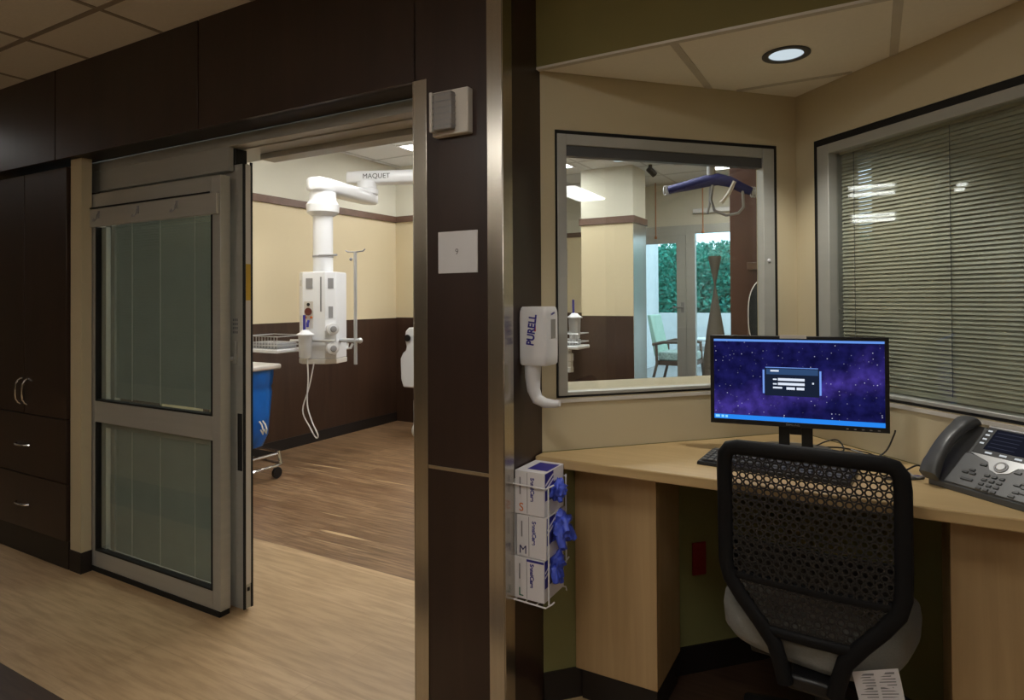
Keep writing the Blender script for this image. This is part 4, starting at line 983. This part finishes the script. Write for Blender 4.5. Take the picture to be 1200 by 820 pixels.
    if pole:
        P = [c0 + V(p) for p in ((.02, 0, 0), (.03, 0, -.15), (.02, 0, -.35), (.07, 0, -.48), (.12, .01, -.575), (.10, .01, -.60), (.03, .01, -.52), (-.03, .0, -.40), (.02, .02, -.22), (.07, .03, 0))]
        out = []
        for i in range(len(P) - 1):
            p0, p1, p2, p3_ = P[max(i - 1, 0)], P[i], P[i + 1], P[min(i + 2, len(P) - 1)]
            for k in range(5):
                u = k / 5; out.append(.5 * ((2 * p1) + (-p0 + p2) * u + (2 * p0 - 5 * p1 + 4 * p2 - p3_) * u * u + (-p0 + 3 * p1 - 3 * p2 + p3_) * u ** 3))
        q = MB(); q.tube(out, .0052, 8); q.build('tubing', 'tube', cn)
    if cart:
        q = MB(); q.lathe((c0.x - .05, c0.y - .05, .74), [(.055, 0), (.055, .04), (.05, .045), (.05, .09), (.055, .095), (.055, .155), (.04, .16), (.04, .20)], 20); q.build('hanging_device', 'whitem', t)
    if tray:
        x0, x1, y0, y1, z_ = tray
        q = MB(); q.box(x0, x1, y0, y1, z_ - .03, z_); q.build('tray_shelf', 'whitem', t, bevel=.008)
        q = MB()
        for zz in (z_ + .03, z_ + .10): q.tube([(x0 + .01, y0 + .01, zz), (x1 - .01, y0 + .01, zz), (x1 - .01, y1 - .01, zz), (x0 + .01, y1 - .01, zz)], .004, 6, closed=True)
        nn_ = 12
        for i in range(nn_): q.cyl((x0 + .01 + (x1 - x0 - .02) * i / (nn_ - 1), y0 + .01, z_), (x0 + .01 + (x1 - x0 - .02) * i / (nn_ - 1), y0 + .01, z_ + .10), .0025, n=6)
        q.build('tray_basket', 'silver', t)
        q = MB(); q.box(x0 + .03, x1 - .06, y0 + .05, y1 - .05, z_ + .001, z_ + .05); q.build('tray_device', 'mgrey', t, bevel=.01)
    return t
boom(-3.835, 3.70, 'white ceiling equipment boom with dials and an infusion pole seen through the doorway', 'equipment booms in the room',
     ((-3.95, 4.34), (-4.06, 4.34), (-2.86, 4.86)), (-3.49, 3.70), math.radians(18), (-4.42, -4.02, 3.40, 3.70, .975), None)
boom(-2.62, 5.05, 'white equipment boom half hidden by the left edge of the window into the room', 'equipment booms in the room',
     ((-3.05, 5.45), (-3.05, 5.45), (-2.86, 5.85)), None, math.radians(10), (-2.42, -2.12, 4.86, 5.10, .965), (-2.21, 4.98, 1.02))
q = MB(); q.box(-2.42, -2.25, 4.80, 4.9, 1.205, 1.29); q.build('blue_pouch', 'blue', bevel=.02, label='blue pouch hanging above the canister at the window edge', cat='pouch')
# wheeled linen hamper behind the door leaf
t = thing('linen_hamper', 'wheeled hamper with a bright blue bag beside the sliding door leaf', 'hamper', (-4.16, 3.22, 0))
q = MB(); q.tube([(-4.36, 3.05, .19), (-4.05, 3.05, .19), (-3.975, 3.10, .185), (-3.975, 3.36, .185), (-4.05, 3.42, .19), (-4.36, 3.42, .19)], .012, 8); q.tube([(-4.36, 3.05, .11), (-3.98, 3.05, .10), (-3.96, 3.12, .10), (-3.96, 3.34, .10), (-3.98, 3.41, .10), (-4.36, 3.41, .11)], .012, 8)
for y_ in (3.06, 3.40): q.tube([(-3.98, y_, .10), (-4.0, y_, .2)], .012, 8); q.tube([(-4.34, y_, .11), (-4.34, y_, .83)], .012, 8)
q.build('hamper_frame', 'chrome', t)
for x_, y_ in ((-3.975, 3.09), (-3.975, 3.36), (-4.34, 3.09), (-4.34, 3.36)):
    q = MB(); q.cyl((x_ - .012, y_, .045), (x_ + .012, y_, .045), .042, n=18); q.cyl((x_, y_, .06), (x_, y_, .11), .012, n=8); q.build('caster', 'black', t, bevel=.004)
q = MB(); rings = []
for z_, k in ((.24, .15), (.25, .62), (.34, .82), (.5, .90), (.66, .96), (.70, .92), (.72, .97), (.78, 1.0), (.835, 1.0)):
    rings.append([(-4.17 + (.190 * k) * math.copysign(abs(math.cos(a)) ** .8, math.cos(a)) * (1 + .03 * math.sin(7 * a + z_ * 9)), 3.23 + .185 * k * math.copysign(abs(math.sin(a)) ** .8, math.sin(a)) * (1 + .03 * math.cos(5 * a)), z_) for a in [2 * PI * j / 40 for j in range(40)]])
q.loft(rings); q.build('bag', 'bag', t, ang=60)
q = MB(); q.box(-4.40, -3.955, 3.03, 3.39, .835, .875); q.build('lid', 'offw', t, bevel=.012)
q = MB()
for y_ in (3.20, 3.23): q.tube([(-3.975, y_, .46), (-3.95, y_, .44), (-3.93, y_, .40), (-3.935, y_, .37), (-3.96, y_, .40)], .006, 6)
q.build('drawstring', 'offw', t)

# hospital bed, only its end shows past the jamb
t = thing('hospital_bed', 'white hospital bed end just visible at the right of the doorway', 'bed', (-3.3, 5.24, 0))
q = MB(); pr = [(.0, .50), (-.03, .58), (-.035, .78), (.0, .84), (.03, .86), (.04, .90), (.02, .98), (.03, 1.05), (.07, 1.085), (.16, 1.09), (.16, .50)]
q.loft([[(-4.02 + x, y, z) for x, z in pr] for y in (4.92, 5.56)]); q.build('footboard', 'whitem', t, bevel=.012)
MB().box(-3.86, -2.62, 4.93, 5.55, .50, .66).build('mattress', 'white', t, bevel=.04)
MB().box(-3.86, -2.58, 4.97, 5.51, .36, .49).build('bed_frame', 'offw', t, bevel=.01)
for y_ in (4.90, 5.54): MB().box(-3.82, -3.3, y_, y_ + .03, .58, .92).build('side_rail', 'whitem', t, bevel=.01)
for x_, y_ in ((-3.92, 5.02), (-3.92, 5.46), (-2.7, 5.02), (-2.7, 5.46)):
    q = MB(); q.cyl((x_ - .02, y_, .075), (x_ + .02, y_, .075), .074, n=20); q.box(x_ - .03, x_ + .03, y_ - .03, y_ + .03, .12, .37); q.build('caster', 'offw', t, bevel=.004)
q = MB(); q.lathe((-3.945, 4.906, .985), [(.0, 0), (.032, 0), (.034, .012), (.0, .014)], 20, axis=(0, -1, 0)); q.build('grip_hole', 'black', t)

# patient lift hanger
t = thing('patient_lift', 'blue lift hanger bar with grey straps hung from the patient room ceiling', 'lift', (-1.0, 4.6, 1.9))
q = MB(); q.tube([(-1.285, 4.6, 2.145), (-1.15, 4.6, 2.165), (-1.02, 4.6, 2.185), (-.94, 4.6, 2.19), (-.86, 4.6, 2.165), (-.76, 4.6, 2.105), (-.715, 4.6, 2.085)], [.028, .036, .042, .042, .038, .032, .026], 12); q.build('hanger_bar', 'sling', t)
for x_, z_ in ((-1.30, 2.145), (-.70, 2.08)):
    q = MB()
    for k in range(3): q.tube([(x_ + (-.014 + .014 * k) + .034 * math.cos(a) * .35, 4.6 + .012 * k, z_ + .034 * math.sin(a)) for a in [2 * PI * j / 14 for j in range(14)]], .005, 6, closed=True)
    q.build('strap_hook', 'silver', t)
q = MB(); q.cyl((-.985, 4.6, 2.22), (-.985, 4.6, 2.36), .030, n=12); q.cyl((-.985, 4.6, 2.36), (-.985, 4.6, 2.43), .022, n=12); q.build('lift_motor', 'mgrey', t)
q = MB(); q.cyl((-.985, 4.6, 2.42), (-.985, 4.6, ZR - .06), .010, n=8); q.build('lift_strap', 'dgrey', t)
q = MB(); q.box(-1.6, -.30, 4.57, 4.63, ZR - .06, ZR - .001); q.build('lift_track', 'aluw', t)
q = MB()
q.tube([(-.97, 4.58, 2.15), (-.985, 4.58, 2.05), (-.96, 4.58, 1.97), (-.88, 4.58, 1.93), (-.80, 4.58, 1.94), (-.765, 4.58, 1.98), (-.77, 4.58, 2.09)], .010, 8); q.tube([(-.99, 4.59, 2.14), (-.995, 4.59, 2.02), (-1.01, 4.59, 1.95)], .008, 8); q.build('sling_loop', 'mgrey', t)
q = MB(); q.tube([(-.82, 4.57, 2.16), (-.86, 4.57, 2.08), (-.91, 4.57, 2.02)], .014, 8); q.build('hand_control', 'offw', t)

# hourglass floor lamp in front of the glazing
t = thing('floor_lamp', 'taupe hourglass-shaped floor lamp standing in front of the garden window', 'lamp', (-1.595, 7.6, 0))
q = MB(); prof = [(.16, 0), (.158, .3), (.14, .6), (.098, .95), (.040, 1.30), (.011, 1.47), (.012, 1.50), (.040, 1.64), (.068, 1.79), (.072, 1.82)]
rings = []
for i, (r2, z_) in enumerate(prof): rings.append([(-1.595 + r2 * math.cos(a + z_ * .5) * (1 + .02 * math.cos(8 * a)), 7.6 + r2 * math.sin(a + z_ * .5), z_ + .02) for a in [2 * PI * j / 32 for j in range(32)]])
q.loft(rings); q.build('lamp_shade', 'shade', t, ang=60)
q = MB(); q.lathe((-1.595, 7.6, 0), [(.17, 0), (.17, .015), (.16, .022)], 32); q.build('lamp_base', 'dgrey', t)

# ------------------------------------------------------------------ outside the glazed door
struct(MB().box(-8, 4, 8.45, 18, -.1, -.02), 'floor_patio', 'patio')
struct(MB().box(-4.07, -3.87, 8.45, 13.0, -.02, 3.6), 'wall_patio_left', 'stucco')
struct(MB().box(-5.5, 2.0, 13.0, 13.25, -.02, 1.05), 'wall_patio_back', 'stucco')
def hedge(name, m_, x0, x1, y0, y1, z0, z1, n_, s_, label):
    rnd = random.Random(hash(name) % 1000 + n_); me_v = []; me_f = []
    for i in range(n_):
        c_ = V((rnd.uniform(x0, x1), rnd.uniform(y0, y1), rnd.uniform(z0, z1)))
        a = V((rnd.gauss(0, 1), rnd.gauss(0, 1), rnd.gauss(0, 1))).normalized(); b_ = a.orthogonal().normalized(); s2 = s_ * rnd.uniform(.6, 1.4)
        k = len(me_v); me_v += [c_ - a * s2, c_ + b_ * s2 * .5, c_ + a * s2, c_ - b_ * s2 * .5]; me_f.append((k, k + 1, k + 2, k + 3))
    q = MB(); q._add(me_v, me_f); return q.build(name, m_, smooth=False, label=label, cat='hedge', kind='stuff')
hedge('hedge_foliage', 'foliage', -4.6, .6, 13.5, 14.5, -.02, 2.55, 24000, .045, 'tall blue-green hedge leaves behind the patio wall outside the garden door')
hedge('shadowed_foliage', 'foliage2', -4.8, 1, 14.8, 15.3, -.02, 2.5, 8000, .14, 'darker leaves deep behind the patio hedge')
t = thing('lounge_chair', 'pale green armchair with dark wooden arms outside the garden door', 'chair', (-2.95, 10.5, -.02))
q = MB(); q.loft([[(-3.20 + x, y, z) for x, z in ((.16, .42), (.02, 1.08), (-.04, 1.08), (.08, .40))] for y in (10.22, 10.82)]); q.build('backrest', 'cushion', t, bevel=.015)
MB().box(-3.06, -2.5, 10.22, 10.82, .34, .48).build('seat', 'patterned', t, bevel=.03)
for y_ in (10.16, 10.84):
    q = MB(); q.tube([(-3.13, y_, .60), (-2.95, y_, .645), (-2.7, y_, .65), (-2.5, y_, .61)], .026, 8); q.build('arm', 'armwood', t)
    q = MB(); q.tube([(-3.07, y_, .62), (-3.06, y_, .3), (-3.14, y_, -.02)], .024, 8); q.tube([(-2.52, y_, .61), (-2.5, y_, .3), (-2.46, y_, -.02)], .024, 8); q.build('leg', 'armwood', t)
MB().box(-3.08, -2.49, 10.2, 10.84, .27, .34).build('seat_rail', 'armwood', t)
t = thing('patio_table', 'white patio table outside the garden window behind the hourglass lamp', 'table', (-2.1, 10.3, -.02))
q = MB(); q.lathe((-2.0, 10.2, .70), [(.0, 0), (.42, 0), (.43, .015), (.42, .03), (.0, .03)], 32); q.build('table_top', 'stucco', t)
for sx_ in (-1, 1):
    for sy_ in (-1, 1):
        q = MB(); q.tube([(-2.0 + sx_ * .16, 10.2 + sy_ * .16, .70), (-2.0 + sx_ * .3, 10.2 + sy_ * .3, -.02)], .018, 8); q.build('leg', 'stucco', t)
t = thing('garden_bench', 'low stone bench against the patio wall beyond the table', 'bench', (-1.9, 12.3, -.02))
MB().box(-2.9, -1.2, 12.1, 12.6, .36, .46).build('bench_seat', 'patio', t, bevel=.015)
for x_ in (-2.7, -1.5): MB().box(x_, x_ + .2, 12.15, 12.55, -.02, .36).build('bench_leg', 'patio', t, bevel=.015)

# ------------------------------------------------------------------ neighbouring room behind the blinds
struct(MB().box(.0, 5, 8.0, 8.1, 0, ZR), 'wall_next_room_far', 'creamroom')
struct(MB().box(5, 5.1, 1.95, 8.1, 0, ZR), 'wall_next_room_right', 'creamroom')
struct(MB().box(-.13, 6, 1.951, 2.0, ZC, ZR), 'wall_next_room_front', 'creamroom')

# ------------------------------------------------------------------ hall lights
def tubes(x, y, lx, ly, label):
    t = thing('ceiling_light', label, 'ceiling light', (x, y, ZC))
    MB().box(x - lx / 2, x + lx / 2, y - ly / 2, y + ly / 2, ZC - .02, ZC - .0005).build('fixture_body', 'white', t)
    for s_ in (-.25, .25):
        MB().box(x + lx * s_ - lx * .13, x + lx * s_ + lx * .13, y - ly / 2 + .03, y + ly / 2 - .03, ZC - .026, ZC - .0205).build('tube_lens', 'slot', t)
    return t
tubes(-5.8, 1.68, .75, .68, 'lit ceiling fixture in the side hall left of the cabinet')
tubes(-8.8, 1.68, .9, .58, 'lit ceiling fixture at the far end of the side hall')
troffer(3.72, .27, 1.15, .42, ZC, 'slot', 'lit ceiling panel in the hall to the right')
troffer(7.3 - 1.9, .6, .3, .5, ZC, 'slot', 'lit narrow ceiling panel far down the hall to the right')
troffer(-.61, .2, .6, .6, ZC, 'troffc', 'lit square ceiling panel in the hall in front of the alcove')
troffer(-2.41, -1.0, .6, .6, ZC, 'troffc', 'lit square ceiling panel in the hall facing the sliding door')
troffer(1.19, -1.6, .6, .6, ZC, 'troffc', 'lit square ceiling panel behind the viewer to the right')
troffer(2.6, 5, .6, .6, ZR, 'troffc', 'lit ceiling panel in the neighbouring room behind the blinds')

for x_ in (-5.2, -3.4, -1.6, .2, 2.0):  # uplights added out of view to brighten the hall ceiling
    t = thing('wall_sconce', 'white uplight sconce on the hall wall behind the viewer', 'wall light', (x_, -2.44, 1.95), group='uplight sconces on the hall wall')
    q = MB(); q.lathe((x_, -2.40, 1.95), [(.05, 0), (.09, .14), (.082, .14), (.045, .01)], 24); q.box(x_ - .03, x_ + .03, -2.4995, -2.44, 1.97, 2.05); q.build('sconce_cup', 'whitem', t)
    q = MB(); q.lathe((x_, -2.40, 2.07), [(.0, 0), (.07, 0), (.07, .012), (0, .012)], 24); q.build('sconce_glow', 'upl', t)

def lamp(name, typ, loc, energy, color, size=.1, rot=(0, 0, 0), spot=None):
    l = bpy.data.lights.new(name, typ); l.energy = energy; l.color = color
    if typ == 'AREA': l.size = size; l.shape = 'DISK'
    else: l.shadow_soft_size = size
    if spot: l.spot_size = math.radians(spot); l.spot_blend = .6
    o = bpy.data.objects.new(name, l); col.objects.link(o); o.location = loc; o.rotation_euler = rot; return o
lamp('downlight_lamp', 'SPOT', (lc.x, lc.y, ZA - .012), 27, (1., .96, .88), .045, spot=112)

# daylight
w = bpy.data.worlds.new('day'); scn.world = w; w.use_nodes = True
bg = w.node_tree.nodes['Background']; bg.inputs[0].default_value = (.62, .80, .95, 1); bg.inputs[1].default_value = 3.0

# ------------------------------------------------------------------ camera
yaw, pitch, roll = (math.radians(v) for v in (29.5202, .61019, .34225))
F = V((-math.sin(yaw) * math.cos(pitch), math.cos(yaw) * math.cos(pitch), math.sin(pitch)))
r = V((math.cos(yaw), math.sin(yaw), 0)); d = F.cross(r)
rt = math.cos(roll) * r + math.sin(roll) * d; dn = -math.sin(roll) * r + math.cos(roll) * d
cam = bpy.data.cameras.new('camera'); co = bpy.data.objects.new('camera', cam); col.objects.link(co)
up = -dn; bk = -F
co.matrix_world = Matrix(((rt.x, up.x, bk.x, 0), (rt.y, up.y, bk.y, 0), (rt.z, up.z, bk.z, 1.36), (0, 0, 0, 1)))
cam.sensor_width = 36; cam.lens = 746.95 / 1200 * 36; cam.shift_y = -(410 - 342.136) / 1200
cam.clip_start = .02
scn.camera = co
scn.view_settings.view_transform = 'Standard'; scn.view_settings.look = 'None'
scn.view_settings.exposure = 0.0; scn.view_settings.gamma = 1.0; scn.view_settings.use_curve_mapping = False
